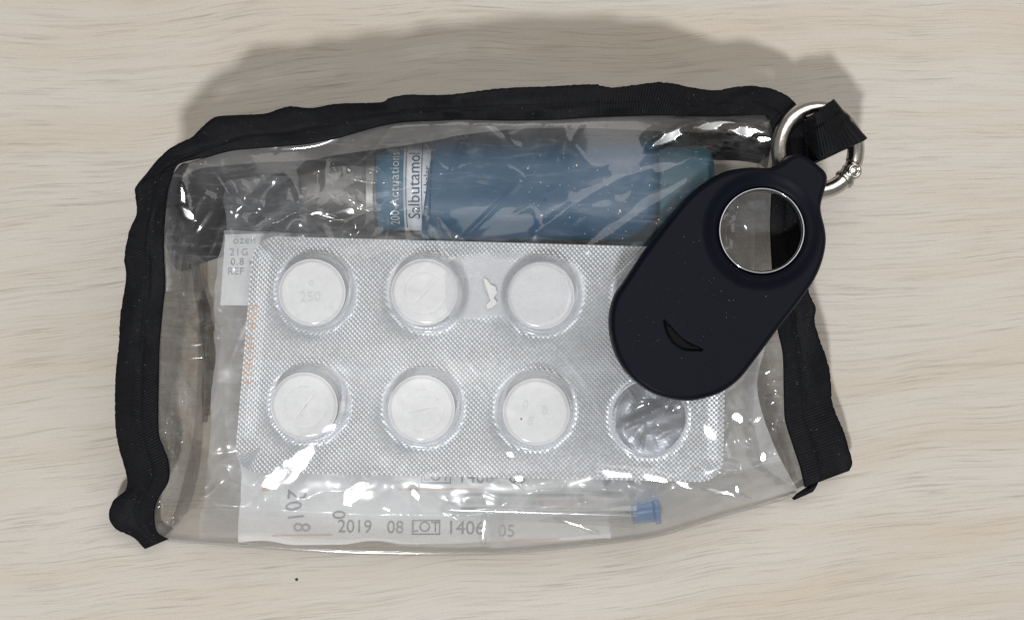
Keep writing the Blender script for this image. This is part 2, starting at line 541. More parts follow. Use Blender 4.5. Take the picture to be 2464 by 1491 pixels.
creases = [  # polyline, height mm, half-width in grid units
    ([(432, 425), (436, 470), (450, 500), (452, 520)], 1.5, 11),
    ([(430, 520), (462, 505), (490, 468), (507, 475), (505, 505), (470, 555), (420, 585)], 1.1, 7),
    ([(1560, 345), (1600, 318), (1680, 300), (1760, 312), (1845, 322)], 1.5, 16),
    ([(1580, 350), (1620, 335), (1650, 300)], 0.9, 9),
    ([(1250, 440), (1100, 590), (1020, 660)], 0.7, 7),
    ([(600, 1170), (700, 1130), (770, 1070), (820, 1000)], 1.2, 26),
    ([(770, 1240), (850, 1185), (900, 1150)], 0.9, 16),
    ([(1166, 1200), (1166, 1250), (1162, 1310)], 0.8, 8),
    ([(1440, 1135), (1560, 1148), (1680, 1172), (1830, 1200)], 1.3, 14),
    ([(1700, 1160), (1800, 1060), (1870, 985)], 1.0, 18),
    ([(1880, 985), (1760, 960), (1640, 975)], 0.6, 10),
    ([(1830, 1190), (1880, 1140), (1915, 1130)], 1.1, 10),
    ([(405, 820), (470, 830), (520, 826)], 0.7, 7),
    ([(405, 862), (460, 862), (510, 868)], 0.7, 7),
    ([(770, 590), (830, 540), (900, 500)], 0.6, 9),
    ([(560, 640), (600, 560), (690, 480)], 0.7, 12),
    ([(1290, 560), (1400, 480), (1560, 400)], 0.6, 14),
    ([(1420, 600), (1560, 500), (1660, 440)], 0.6, 14),
    ([(1300, 1290), (1400, 1300), (1500, 1280)], 0.5, 9),
    ([(560, 1250), (660, 1290), (760, 1300)], 0.7, 12),
]


LAMP = np.array([-170.0, -740.0, 1420.0])
facets = [  # centre, half length, half width, turn (deg, grid), miss (deg): flats in the vinyl that face the lamp
    (705, 1122, 92, 30, -40, 0.0), (852, 1190, 46, 20, -50, 0.0), (660, 1150, 40, 14, -25, 1.5),
    (1490, 1141, 62, 11, 8, 0.0), (1580, 1152, 44, 11, 12, 0.0), (1650, 1166, 36, 10, 16, 0.5), (1740, 1184, 60, 8, 14, 2.0),
    (1164, 1275, 40, 8, 92, 0.0), (1385, 1262, 50, 6, 20, 1.0),
    (1612, 330, 62, 15, -28, 2.2), (1720, 304, 70, 13, -4, 2.4), (1800, 318, 62, 15, 6, 1.6), (1838, 334, 22, 10, 0, 1.0),
    (1775, 1004, 22, 16, 10, 0.5), (1824, 1008, 20, 9, -35, 0.5), (1708, 1042, 24, 16, 40, 1.0), (1228, 1093, 10, 9, 0, 0.5), (1249, 1152, 13, 12, 0, 0.5),
    (762, 512, 22, 6, -5, 0.5), (790, 522, 22, 6, 10, 1.5), (478, 829, 34, 5, -4, 0.8), (470, 862, 38, 5, -4, 0.8), (1836, 1100, 11, 16, 20, 0.5), (1774, 1178, 8, 18, -15, 0.8),
    (440, 470, 30, 8, 80, 1.0), (452, 515, 26, 12, 40, 2.0), (1000, 1190, 20, 9, 60, 1.0), (790, 1030, 26, 14, -30, 2.0),
    (1900, 960, 8, 20, 20, 1.0), (930, 1225, 14, 7, 30, 1.2), (1080, 1240, 30, 5, 25, 1.4),
]


def add_facets(px, py, z):
    for fx, fy, a, b, turn, miss in facets:
        near = (np.abs(px - fx) < 2.2 * a + b) & (np.abs(py - fy) < 2.2 * a + b)
        if not near.any():
            continue
        x, y, zz = px[near], py[near], z[near]
        t = math.radians(turn)
        u = ((x - fx) * math.cos(t) + (y - fy) * math.sin(t)) / a
        v = (-(x - fx) * math.sin(t) + (y - fy) * math.cos(t)) / b
        r = np.hypot(u, v) + 0.18 * vnoise(x / 17 + fx, y / 17, 8)
        m = smooth(1.35, 0.75, r)
        i = np.argmin((x - fx) ** 2 + (y - fy) ** 2)
        z0 = zz[i]
        c = P1(fx, fy, z0)
        L_ = LAMP - c; L_ /= np.linalg.norm(L_)
        V_ = np.array([0, 0, H]) - c; V_ /= np.linalg.norm(V_)
        h_ = L_ + V_; h_ /= np.linalg.norm(h_)
        sx_, sy_ = -h_[0] / h_[2], -h_[1] / h_[2]
        sx_ += math.tan(math.radians(miss))
        f = (H - z0) / H * K
        # a sketch-grid step also shifts with height; solve the plane for z along the view ray
        dx, dy = (x - 1232) * K, -(y - 745.5) * K
        zp = (z0 + sx_ * (dx - c[0]) + sy_ * (dy - c[1])) / (1 + (sx_ * dx + sy_ * dy) / H)
        zp = zp + 0.03 * vnoise(x / 34, y / 34, 6)
        z[near] = zz * (1 - m) + zp * m
    return z


def trk_base(px, py):
    """underside of the tracker, which leans towards the pouch corner"""
    return 30.4 - 10.0 * ((px - 1640) * 0.6 - (py - 790) * 0.8) / 486


def z_film(px, py, wr=1.0):
    d = by(px) - py
    W = 118 + 52 * smooth(1850, 1450, px)
    t = np.clip(d / W, 0, 1)
    zc = 26.3 * np.sqrt(np.clip(1 - (1 - t) ** 2, 0, 1)) + 3.6 * smooth(140, 760, d)
    ze = z_edge(py, px) - 0.5
    top_d = py - np.interp(px, [p[0] for p in top_in], [p[1] for p in top_in])
    w = smooth(0, 165, np.minimum(np.minimum(px - lx(py), (rx(py) - px) * (1 - 0.42 * smooth(1000, 700, py))), top_d * 1.1 + 4))
    z = ze + (zc - ze) * np.maximum(w, 0)
    z = np.where(d < 60, np.minimum(z, np.maximum(zc, ze * smooth(0, 60, d))), z)
    if wr:
        fade = smooth(0, 60, d) * smooth(-5, 60, np.minimum(px - lx(py), rx(py) - px)) * smooth(-16, 14, top_d)
        calm = 1 - 0.6 * smooth(560, 660, py) * smooth(1180, 1080, py) * smooth(520, 640, px) * smooth(1760, 1660, px)
        n = calm * (0.9 * vnoise(px / 330 + 3, py / 260, 1) + 0.42 * vnoise(px / 150, py / 120 + 7, 2) + 0.05 * vnoise(px / 62, py / 54, 3))
        warp = 40 * vnoise(px / 160, py / 160, 9)
        rid = 1 - np.abs(vnoise((px + py * 0.7 + warp) / 120, (py - px * 0.7 + warp) / 210, 4))
        n = n + calm * 0.10 * smooth(0.70, 1.0, rid)
        rid2 = 1 - np.abs(vnoise((px - py * 0.5 + warp) / 90, (py + px * 0.5) / 90, 5))
        n = n + calm * 0.04 * smooth(0.72, 1.0, rid2)
        for pts, amp, hw in creases:
            dd = seg_dist(px, py, pts)
            n = n + amp * 0.028 * hw * np.exp(-(dd / hw) ** 2)
        z = z + wr * fade * n - 0.3
        z = add_facets(px, py, np.array(z, float))
        flat = smooth(40, -30, seg_dist(px, py, [(1640, 790), (1830, 560)]) - 165)
        z = z * (1 - flat) + np.minimum(z, trk_base(px, py) - 0.35) * flat
    return np.maximum(z, 0.35)


pouch = root('pouch', 'clear plastic pouch with black ribbon edging lying on the wooden table', 'pouch', (0, 0, 0))


def coons(top, bot, left, right, nu, nv):
    """left, right run top to bottom; top, bot run left to right"""
    T = curve(top, nu); B = curve(bot, nu); Lf = curve(left, nv); R = curve(right, nv)
    u = np.linspace(0, 1, nu)[:, None, None]; v = np.linspace(0, 1, nv)[None, :, None]
    c = (1 - v) * T[:, None] + v * B[:, None] + (1 - u) * Lf[None] + u * R[None]
    c -= (1 - u) * (1 - v) * T[0] + u * (1 - v) * T[-1] + (1 - u) * v * B[0] + u * v * B[-1]
    return c[..., 0], c[..., 1]


def mid(a, b, t):
    n = 60
    return (1 - t) * curve(a, n) + t * curve(b, n)


fl = mid(left_in, left_out, 0.22)[::-1]
fr_ = mid(right_in, right_out, 0.22)
ft = mid(top_in, top_out, 0.22)
fb = np.array(bottom_edge, float)
ft = ft[3:-3]
fl[0] = ft[0]; fr_[0] = ft[-1]; fb[0] = fl[-1]; fb[-1] = fr_[-1]
NU, NV = 620, 400
gx, gy = coons(ft, fb, fl, fr_, NU, NV)
gz = z_film(gx, gy)
mesh_obj('front_panel', P(gx, gy, gz), grid_faces(NU, NV), M['film'], pouch)

# back panel lying on the table
gx, gy = coons([(500, 470), (1000, 400), (1500, 385), (1830, 370)], bottom_edge, [(500, 470), (480, 700), (470, 1000), (430, 1200), (392, 1293)],
               [(1830, 370), (1810, 700), (1820, 1000), (1860, 1120), (1918, 1186)], 60, 50)
mesh_obj('back_panel', P(gx, gy, 0.35 + 0.25 * (1 + vnoise(gx / 90, gy / 90, 21)) * smooth(0, 90, by(gx) - gy)), grid_faces(60, 50), M['film_back'], pouch)


cb_ = curve(bottom_edge, 220)
av = np.linspace(0, 2 * math.pi, 10, endpoint=False)[None, :]
bb = P(cb_[:, 0], cb_[:, 1], np.full(220, 0.75))[:, None]
mesh_obj('bottom_bead', bb + np.stack([0 * av, 0.55 * np.cos(av), 0.5 * np.sin(av)], -1) + np.zeros((220, 1, 1)), grid_faces(220, 10, wrap_v=True), M['cap'], pouch)


def gusset(name, edge, foot, mat, nu, nv, z0, bow, amp, seed, top_z=None, s0=0.0, s1=1.0):
    """sheet from the seam (edge, at z_edge) down to foot (at z0)"""
    e = curve(edge, nu)[:, None]; f = curve(foot, nu)[:, None]
    s = np.linspace(s0, s1, nv)[None, :, None]
    q = e * (1 - s) + f * s
    ze = z_edge(e[..., 1], e[..., 0]) - 0.8
    ss = s[..., 0]
    z = ze * (1 - ss) + z0 * ss
    k = np.sin(math.pi * ss)
    x = q[..., 0] + bow[0] * k; y = q[..., 1] + bow[1] * k
    wob = amp * k * vnoise(x / 60 + 11, y / 60, seed) + 0.7 * amp * k * (np.abs(vnoise(x / 30, y / 34, seed + 1)) + 0.5 * np.abs(vnoise(x / 14, y / 18, seed + 2)) - 0.4)
    z = np.maximum(z + wob * np.minimum(1, z / 4), 0.7)
    return mesh_obj(name, P(x, y, z), grid_faces(nu, nv), mat, pouch)


left_foot = [(402, 1280), (450, 1230), (482, 1100), (490, 900), (495, 700), (500, 560), (505, 480)]
gusset('side_gusset', mid(left_in, left_out, 0.1)[1:], left_foot, M['film_side'], 160, 60, 0.9, (6, 0), 2.6, 31)
right_foot = [(1822, 380), (1815, 600), (1812, 800), (1815, 950), (1835, 1060), (1870, 1130), (1912, 1178)]
gusset('side_gusset', mid(right_in, right_out, 0.1)[:-1], right_foot, M['film_side'], 160, 60, 0.9, (-6, 0), 2.6, 41)
top_edge_g = mid(top_in, top_out, 0.15)[1:-1]
top_foot = [(505, 560), (700, 545), (900, 500), (1100, 410), (1400, 392), (1700, 385), (1830, 380)]
zip_n = 58
gusset('zip_gusset', np.vstack([[(388, 560), (392, 500), (402, 440)], top_edge_g[:zip_n], [(1858, 292), (1860, 330)]]), [(394, 580), (430, 650), (520, 622), (720, 575), (900, 520), (1100, 410), (1400, 392), (1700, 385), (1815, 392), (1846, 410)], M['zip'], 200, 50, 0.9, (0, -4), 1.6, 51, s0=0.02, s1=1.0)
zt_c = curve([(466, 590), (476, 680), (495, 765), (507, 850), (500, 950), (492, 1015)], 60)
zt_w = np.interp(np.linspace(0, 1, 60), [0, .2, .4, .5, .7, .85, 1], [16, 9, 15, 18, 12, 17, 5])[:, None] + 3 * vnoise(np.arange(60) / 5.0, np.zeros(60), 23)[:, None]
zq = zt_c[:, None] + np.stack([zt_w * np.linspace(-1, 1, 6)[None], 0 * zt_w * np.ones((1, 6))], -1)
mesh_obj('dark_strip', P(zq[..., 0], zq[..., 1], 2.2 + 0.6 * vnoise(zq[..., 0] / 12, zq[..., 1] / 18, 24)), grid_faces(60, 6), M['smoke'], pouch)  # dark mottled strip added behind the left side film
# added strip of hazy beige vinyl under the top edging
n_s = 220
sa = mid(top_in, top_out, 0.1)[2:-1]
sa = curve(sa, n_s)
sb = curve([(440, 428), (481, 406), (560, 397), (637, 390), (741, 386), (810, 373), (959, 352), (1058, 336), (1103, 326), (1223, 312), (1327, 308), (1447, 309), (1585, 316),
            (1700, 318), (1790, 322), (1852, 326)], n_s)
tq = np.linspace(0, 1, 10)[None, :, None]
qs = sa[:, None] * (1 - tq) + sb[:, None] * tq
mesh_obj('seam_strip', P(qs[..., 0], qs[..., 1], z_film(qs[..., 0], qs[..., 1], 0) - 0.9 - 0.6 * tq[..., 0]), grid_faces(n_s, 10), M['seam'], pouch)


# ribbon edging
def ribbon(name, outer, inner, zf, mat, parent, step=0.14, nj=24, pucker=0.9, seed=0, thick=1.5, seam=0.42, sag=0.0):
    Ld = np.sum(np.linalg.norm(np.diff(np.array(outer, float), axis=0), axis=1)) * K
    n = int(Ld / step)
    # keep matching control points matched
    nk = max(len(outer), len(inner))
    O = curve(outer, n); I = curve(inner, n)
    t = np.linspace(0, 1, nj)[None, :]
    jig = np.repeat(rng.normal(0, 1, n // 4 + 1), 4)[:n]
    out_dir = O - I
    ln = np.linalg.norm(out_dir, axis=1)[:, None]
    O = O + out_dir / ln * jig[:, None] * 0.45
    px = I[:, :1] * (1 - t) + O[:, :1] * t
    py = I[:, 1:] * (1 - t) + O[:, 1:] * t
    zb = zf(px, py)
    i = np.arange(n)[:, None]
    ribs = 0.085 * np.sin(i * (math.pi / 2) + 0.6) * (0.35 + 0.65 * smooth(-0.35, 0.25, vnoise(i / 110.0 + 0 * t, 5 * t + 0 * i, 60 + seed)))
    dome = 0.45 * np.sin(np.pi * t) ** 0.6
    groove = -0.26 * np.exp(-((t - seam) / 0.05) ** 2)
    puck = pucker * t * vnoise(i * step / 11.0 + 0 * t, 0 * t + 0.3 + 0 * i, 70 + seed) + 0.35 * pucker * vnoise(i * step / 4.5 + 0 * t, 2 * t + 0 * i, 80 + seed)
    edge_fade = np.ones_like(t); edge_fade[0, 0] = 0; edge_fade[0, -1] = 0
    ztop = zb + dome + puck + (groove + ribs) * edge_fade
    zbot = zb + puck - thick * np.sin(np.pi * np.clip(t, 0.04, 0.96)) ** 0.5
    ztop = np.maximum(ztop, 1.0); zbot = np.maximum(np.minimum(zbot, ztop - 0.2), 0.25)
    top = P(px, py, ztop)
    bot = P(px[:, 1:-1], py[:, 1:-1], zbot[:, 1:-1])[:, ::-1]
    ring = np.concatenate([top, bot], 1)
    nr = ring.shape[1]
    f = grid_faces(n, nr, wrap_v=True)
    v = ring.reshape(-1, 3)
    a = np.arange(nr - 2)
    cap0 = [tuple(range(nr - 1, -1, -1))]
    cap1 = [tuple((n - 1) * nr + k for k in range(nr))]
    o = mesh_obj(name, v, [tuple(q) for q in f] + cap0 + cap1, mat, parent)
    return o, O, I


zrib = lambda px, py: z_edge(py, px)
ribL, _, _ = ribbon('ribbon_edging', left_out, left_in, zrib, M['ribbon'], pouch, seed=1, pucker=1.0)
ribT, _, _ = ribbon('ribbon_edging', top_out, top_in, lambda px, py: z_edge(py, px) + 0.25, M['ribbon'], pouch, seed=2, pucker=1.3)
ribR, _, _ = ribbon('ribbon_edging', right_out, right_in, lambda px, py: z_edge(py, px) - 0.1, M['ribbon'], pouch, seed=3, pucker=1.0)

# the curled ribbon end at the lower corner by the right edging
cc = curve([(1962, 1166), (1938, 1181), (1922, 1190), (1909, 1196)], 14)
rr = np.array([1.6, 1.5, 1.4, 1.35, 1.3, 1.2, 1.1, 1.05, 1.0, 0.95, 0.9, 0.85, 0.7, 0.2])
ang = np.linspace(0, 2 * math.pi, 12, endpoint=False)
vv = []
for k, (x, y) in enumerate(cc):
    c = P1(x, y, 3.4)
    for a in ang:
        vv.append(c + np.array([-0.45 * math.cos(a), -0.9 * math.cos(a), math.sin(a)]) * rr[k])
mesh_obj('ribbon_curl', vv, grid_faces(14, 12, wrap_v=True), M['ribbon'], pouch)
mesh_obj('ribbon_curl_tip', [P1(x, y, 3.4 + dz) for x, y, dz in ((1911, 1193, 0.5), (1905, 1198, 0.4), (1908, 1201, -0.3), (1915, 1196, -0.3))],
         [(0, 1, 2, 3)], M['ribbon'], pouch)

# stitches along the seam groove
def stitches(outer, inner, seam, zoff, n, parent, seed):
    O = curve(outer, n * 2); I = curve(inner, n * 2)
    C = I * (1 - seam) + O * seam
    vs, fs = [], []
    for i in range(0, 2 * n - 1, 2):
        a, b = C[i], C[i + 1]
        d = (b - a) / (np.linalg.norm(b - a) + 1e-9); q = np.array([-d[1], d[0]])
        L0 = len(vs)
        z = float(z_edge(np.array(a[1]), np.array(a[0]))) + zoff
        for (m, s, dz) in ((a, 1.6, 0), (a, -1.6, 0), (b, -1.6, 0), (b, 1.6, 0), ((a + b) / 2, 0, 0.18)):
            vs.append(P1(m[0] + q[0] * s, m[1] + q[1] * s, z + dz))
        fs += [(L0, L0 + 1, L0 + 4), (L0 + 1, L0 + 2, L0 + 4), (L0 + 2, L0 + 3, L0 + 4), (L0 + 3, L0, L0 + 4)]
    return mesh_obj('stitching', vs, fs, M['ribbon'], parent)


stitches(left_out, left_in, 0.42, 0.28, 34, pouch, 1)
stitches(right_out, right_in, 0.42, 0.2, 34, pouch, 2)

# hanging loop: a short ribbon that passes over the ring and folds back under it
NL, NW = 136, 40
eA0, eA1 = np.array([1936, 292.0]), np.array([1940, 396.0])       # seam end
eM0, eM1 = np.array([1966, 268.0]), np.array([1978, 386.0])
eB0, eB1 = np.array([1996, 245.0]), np.array([2076, 338.0])       # fold
w = np.linspace(0, 1, NW)[None, :, None]
s = np.linspace(0, 1, NL // 2)[:, None, None]
c0 = (1 - s) ** 2 * eA0 + 2 * s * (1 - s) * eM0 + s ** 2 * eB0
c1 = (1 - s) ** 2 * eA1 + 2 * s * (1 - s) * eM1 + s ** 2 * eB1
q = c0 * (1 - w) + c1 * w
ss = s[..., 0] + 0 * w[..., 0]
wv = w[..., 0] + 0 * s[..., 0]
zt = 19.8 + 3.6 * smooth(0.0, 0.45, ss) - 2.6 * smooth(0.55, 1.0, ss) + 0.25 * np.sin(5 * wv + 2 * ss) * ss - 1.1 * wv * ss
zt = zt + 0.05 * ((np.arange(NW)[None, :] % 2) * 2 - 1) * 0 + 0.07 * np.sin(np.arange(NL // 2)[:, None] * (math.pi / 2) + 0.6) - 0.3 * np.exp(-((wv - 0.3) / 0.03) ** 2)
qx = q[..., 0] + 2.0 * vnoise(wv * 9, ss * 3, 90) * ss; qy = q[..., 1] + 2.0 * vnoise(wv * 9 + 4, ss * 3, 91) * ss
top = P(qx, qy, zt)
b = slice(None, None, -1)
zb_ = zt - 5.4 + 2.2 * smooth(0.6, 1.0, ss)
bot = P(qx + 2 * (1 - ss), qy + 3, zb_)[b]
foldp = []
for k in range(1, 6):
    a = math.pi * k / 6
    m_ = 0.5 + 0.5 * math.cos(a)
    zc = zt[-1] * m_ + zb_[-1] * (1 - m_)
    bul = math.sin(a) * 7
    foldp.append(P(qx[-1] + bul, qy[-1] - 0.6 * bul, zc))
loop = np.concatenate([top, np.array(foldp), bot], 0)
lo = mesh_obj('hanging_loop', loop, grid_faces(loop.shape[0], NW), M['ribbon'], pouch)
so = lo.modifiers.new('thick', 'SOLIDIFY'); so.thickness = 0.0006; so.offset = 0

# dust caught on the vinyl
vs, fs = [], []
for k in range(230):
    px = rng.uniform(430, 1830); py = rng.uniform(330, 1180)
    if rng.random() < 0.45:
        px = rng.uniform(1250, 1700); py = rng.uniform(360, 640)
    z = float(z_film(np.array([px]), np.array([py]))[0]) + 0.08
    r = rng.uniform(0.03, 0.085) * (2.4 if rng.random() < 0.05 else 1)
    c = P1(px, py, z); a0 = rng.uniform(0, 6.28); el = rng.uniform(1, 2.6)
    L0 = len(vs)
    for a in range(5):
        an = a0 + a * 1.2566
        d = np.array([math.cos(a * 1.2566) * r * el, math.sin(a * 1.2566) * r, 0])
        vs.append(c + np.array([d[0] * math.cos(a0) - d[1] * math.sin(a0), d[0] * math.sin(a0) + d[1] * math.cos(a0), 0]))
    vs.append(c + np.array([0, 0, r * 0.6]))
    fs += [(L0 + i, L0 + (i + 1) % 5, L0 + 5) for i in range(5)]
mesh_obj('dust', vs, fs, M['dust'], pouch, kind='stuff')

# ------------------------------------------------------------------ blister pack
bTL, bTR, bBL, bBR = np.array([611, 567.0]), np.array([1752, 598.0]), np.array([563, 1134.0]), np.array([1740, 1160.0])


def z_blis(px, py):
    return 19.6 - 0.9 * smooth(1350, 1750, px) * smooth(900, 1160, py) + 0.5 * vnoise(px / 260, py / 260, 55) + 0.16 * vnoise(px / 110, py / 110, 56)


cav = [(760, 701), (1030, 703), (1304, 710), (1570, 716), (745, 971), (1019, 979), (1288, 986), (1562, 1004)]
blister = root('blister_pack', 'silver embossed foil blister pack of white tablets inside the pouch', 'blister pack', P1(1150, 860, 19))
STEP = 0.43
na, nb = int(1150 * K * 0.94 / STEP), int(560 * K * 0.94 / STEP)
u = np.linspace(0, 1, na)[:, None]; v = np.linspace(0, 1, nb)[None, :]
# rounded corners: squeeze the outline
Rc = 4.3
wmm, hmm = na * STEP, nb * STEP
ax = u * wmm + 0 * v; ay = v * hmm + 0 * u
cx_ = np.clip(ax, Rc, wmm - Rc); cy2 = np.clip(ay, Rc, hmm - Rc)
dx, dy = ax - cx_, ay - cy2
mx = np.maximum(np.abs(dx), np.abs(dy)); ln = np.hypot(dx, dy)
sc_ = np.where(ln > 1e-6, mx / np.maximum(ln, 1e-6), 1)
ax2, ay2 = cx_ + dx * sc_, cy2 + dy * sc_
U, V = ax2 / wmm, ay2 / hmm
bx = (1 - V) * ((1 - U) * bTL[0] + U * bTR[0]) + V * ((1 - U) * bBL[0] + U * bBR[0])
by_ = (1 - V) * ((1 - U) * bTL[1] + U * bTR[1]) + V * ((1 - U) * bBL[1] + U * bBR[1])
ij = (np.arange(na)[:, None] + np.arange(nb)[None, :]) % 2
h = np.where(ij == 0, 0.145, 0.0) * (0.92 + 0.16 * rng.random((na, nb)))
for c in cav:
    dd = np.hypot(bx - c[0], by_ - c[1])
    h = h * (0.06 + 0.94 * smooth(95, 107, dd))
flat = (U > 0.012) & (U < 0.040) & (V > 0.06) & (V < 0.86)
flat |= (U > 0.967) & (U < 0.985) & (V > 0.62) & (V < 0.90)
h = np.where(flat, h * 0.8, h)
tp = seg_dist(bx, by_, [(1110, 690), (1200, 690), (1340, 700)])
h = h * smooth(62, 84, tp + 10 * vnoise(bx / 30, by_ / 30, 57))
bz = z_blis(bx, by_)
low = np.stack([ax2 * 0, ay2 * 0], -1)
topv = P(bx, by_, bz + h)
gf = grid_faces(na, nb)
odd = ((gf[:, 0] // nb + gf[:, 0] % nb) % 2) == 0        # first corner of the cell is a peak
A, B_, C_, D_ = gf[:, 0], gf[:, 1], gf[:, 2], gf[:, 3]
t1 = np.where(odd[:, None], np.stack([A, B_, D_], 1), np.stack([A, B_, C_], 1))
t2 = np.where(odd[:, None], np.stack([B_, C_, D_], 1), np.stack([A, C_, D_], 1))
foil_sheet = mesh_obj('foil_sheet', topv, np.concatenate([t1, t2])[:, ::-1].copy(), M['foil'], blister, shade=False)
# edge of the sheet (its thickness)
edge_idx = [(i, 0) for i in range(na)] + [(na - 1, j) for j in range(1, nb)] + [(i, nb - 1) for i in range(na - 2, -1, -1)] + [(0, j) for j in range(nb - 2, 0, -1)]
ev = []
for (i, j) in edge_idx:
    ev.append(P1(bx[i, j], by_[i, j], bz[i, j] + 0.05))
for (i, j) in edge_idx:
    ev.append(P1(bx[i, j], by_[i, j], bz[i, j] - 0.45))
ne = len(edge_idx)
mesh_obj('sheet_edge', ev, [(k, (k + 1) % ne, ne + (k + 1) % ne, ne + k) for k in range(ne)], M['foil'], blister)


def frame_at(px, py, zf, lift=0.0):
    """origin on the surface + its tangent frame (world mm)"""
    e = 12.0
    o = P1(px, py, float(zf(np.array(px), np.array(py))))
    a = P1(px + e, py, float(zf(np.array(px + e), np.array(py)))) - o
    c = P1(px, py - e, float(zf(np.array(px), np.array(py - e)))) - o
    a /= np.linalg.norm(a)
    n = np.cross(a, c); n /= np.linalg.norm(n)
    c = np.cross(n, a)
    return o + n * lift, a, c, n


def lathe(prof, nseg):
    an = np.linspace(0, 2 * math.pi, nseg, endpoint=False)
    pr = np.array(prof, float)
    x = pr[:, 0][:, None] * np.cos(an); y = pr[:, 0][:, None] * np.sin(an); z = pr[:, 1][:, None] + 0 * x
    return x, y, z


dome_prof = [(7.35, 0.22), (7.1, 0.24), (6.85, 0.42), (6.75, 0.9), (6.6, 2.2), (6.5, 3.2), (6.4, 3.7), (6.25, 4.1), (5.95, 4.38), (5.4, 4.5), (3.5, 4.56), (1.5, 4.58), (0.01, 4.58)]
for k, c in enumerate(cav):
    o, a, c2, n = frame_at(c[0], c[1], z_blis)
    x, y, z = lathe(dome_prof, 56)
    if k == 7:    # the pressed-out cavity is dented
        dent = 2.2 * smooth(5.2, 1.0, np.hypot(x - 1.2, y + 2.2)) + 0.8 * vnoise(x / 2.2, y / 2.2, 77) * smooth(7.0, 5.5, np.hypot(x, y)) * (z > 0.5)
        z = np.maximum(z - dent * (z > 2.0), 0.15)
    else:
        z = z + 0.06 * vnoise(x / 3 + k, y / 3, 78) * (z > 3)
    w_ = o + x[..., None] * a + y[..., None] * c2 + z[..., None] * n
    cv = mesh_obj('cavity', w_, grid_faces(len(dome_prof), 56, wrap_v=True), M['pvc'], blister)
    if k == 7:
        cv['label'] = 'dented empty cavity whose tablet was pressed out'
# crumpled foil left in the emptied cavity
o, a, c2, n = frame_at(1562, 1004, z_blis)
rr_ = np.linspace(0, 1, 14)[:, None]; an = np.linspace(0, 2 * math.pi, 40, endpoint=False)[None, :]
rad = 6.6 * rr_ + 0 * an
x = rad * np.cos(an); y = rad * np.sin(an)
cr = np.abs(vnoise(x / 4.2 + 5, y / 4.2, 81)) * 1.8 + np.abs(vnoise(x / 1.8, y / 1.8, 82)) * 0.15
zz = 0.3 + cr * (1 - rr_ ** 3) + 1.6 * np.exp(-((y - 0.55 * x - 1.2) / 0.9) ** 2) * (1 - rr_ ** 2)
mesh_obj('torn_foil', o + x[..., None] * a + y[..., None] * c2 + zz[..., None] * n, grid_faces(14, 40, wrap_v=True), M['foil_crumple'], blister, shade=False,
         label='crumpled torn foil showing in the emptied cavity')

# expiry print, reading downwards along the left margin
lettering('expiry_print', 'EXP 10/2023', 601, 828, 31, 94.5, z_blis, M['ink_orange'], blister, sx=1.02, lift=0.10, spacing=1.18)

# hazy clear patch stuck over two cavities
pts = curve([(1075, 640), (1110, 615), (1180, 608), (1300, 610), (1352, 640), (1370, 700), (1345, 765), (1270, 785), (1170, 768), (1090, 772), (1072, 720)], 90, closed=True)
ctr = np.array([1215, 695.0])


def z_patch(px, py):
    d2 = np.hypot(px - 1030, py - 703); d3 = np.hypot(px - 1304, py - 710)
    up = 4.95 * np.maximum(smooth(104, 78, d2), smooth(104, 78, d3))
    return z_blis(px, py) + np.maximum(up, 0.35)


NRg = 34
tt = np.linspace(0.01, 1, NRg)[:, None, None]
pp = ctr + (pts[None] - ctr) * tt
mesh_obj('clinging_patch', P(pp[..., 0], pp[..., 1], z_patch(pp[..., 0], pp[..., 1])), grid_faces(NRg, 90, wrap_v=True), M['tape'], blister,
         label='hazy smooth patch clinging between two cavities')

fl_pts = [(1163, 668), (1172, 672), (1180, 684), (1192, 690), (1196, 704), (1188, 716), (1196, 728), (1184, 740), (1172, 744), (1170, 734), (1180, 722), (1174, 706), (1166, 694)]
vs = [P1(x, y, float(z_blis(np.array(x), np.array(y))) + 0.6 + 0.5 * rng.random()) for x, y in fl_pts]
vs += [p - np.array([0, 0, 0.35]) for p in vs]
nfp = len(fl_pts)
mesh_obj('white_flake', vs, [tuple(range(nfp - 1, -1, -1)), tuple(range(nfp, 2 * nfp))] + [(i, (i + 1) % nfp, nfp + (i + 1) % nfp, nfp + i) for i in range(nfp)],
         M['chip'], None, shade=False, label='small torn white flake between the second and third upper tablets', cat='flake')

# ------------------------------------------------------------------ tablets
tab_labels = {
    0: 'white tablet pressed with 250, upper row, nearest the orange expiry print',
    1: 'white scored tablet in the upper row with its side under the hazy patch',
    2: 'plain white tablet under the hazy patch, upper row, beside the black tracker',
    4: 'white tablet with a slanted score line in the lower row, nearest the expiry print',
    5: 'white tablet with a nearly level score line, second in the lower row',
    6: 'white tablet with a tiny brown speck, third in the lower row',
}
NRt, NAt = 40, 72
rr_ = np.linspace(0, 1, NRt)[:, None]; an = np.linspace(0, 2 * math.pi, NAt, endpoint=False)[None, :]


def tablet_mesh(score=None, ring=False):
    R = 6.0
    r = rr_ ** 0.8 * R + 0 * an
    x = r * np.cos(an); y = r * np.sin(an)
    z = 4.0 - 0.5 * smooth(R - 0.75, R, r) + 0.05 * np.cos(r / R * 1.5)
    if ring:
        z = z - 0.16 * np.exp(-((r - 3.75) / 0.13) ** 2)
    if score is not None:
        a = math.radians(score)
        d = -x * math.sin(a) + y * math.cos(a); l = x * math.cos(a) + y * math.sin(a)
        z = z - 0.28 * np.exp(-(d / 0.17) ** 2) * smooth(3.2, 2.6, np.abs(l))
    z = z + 0.025 * vnoise(x * 3, y * 3, 95)
    return x, y, z


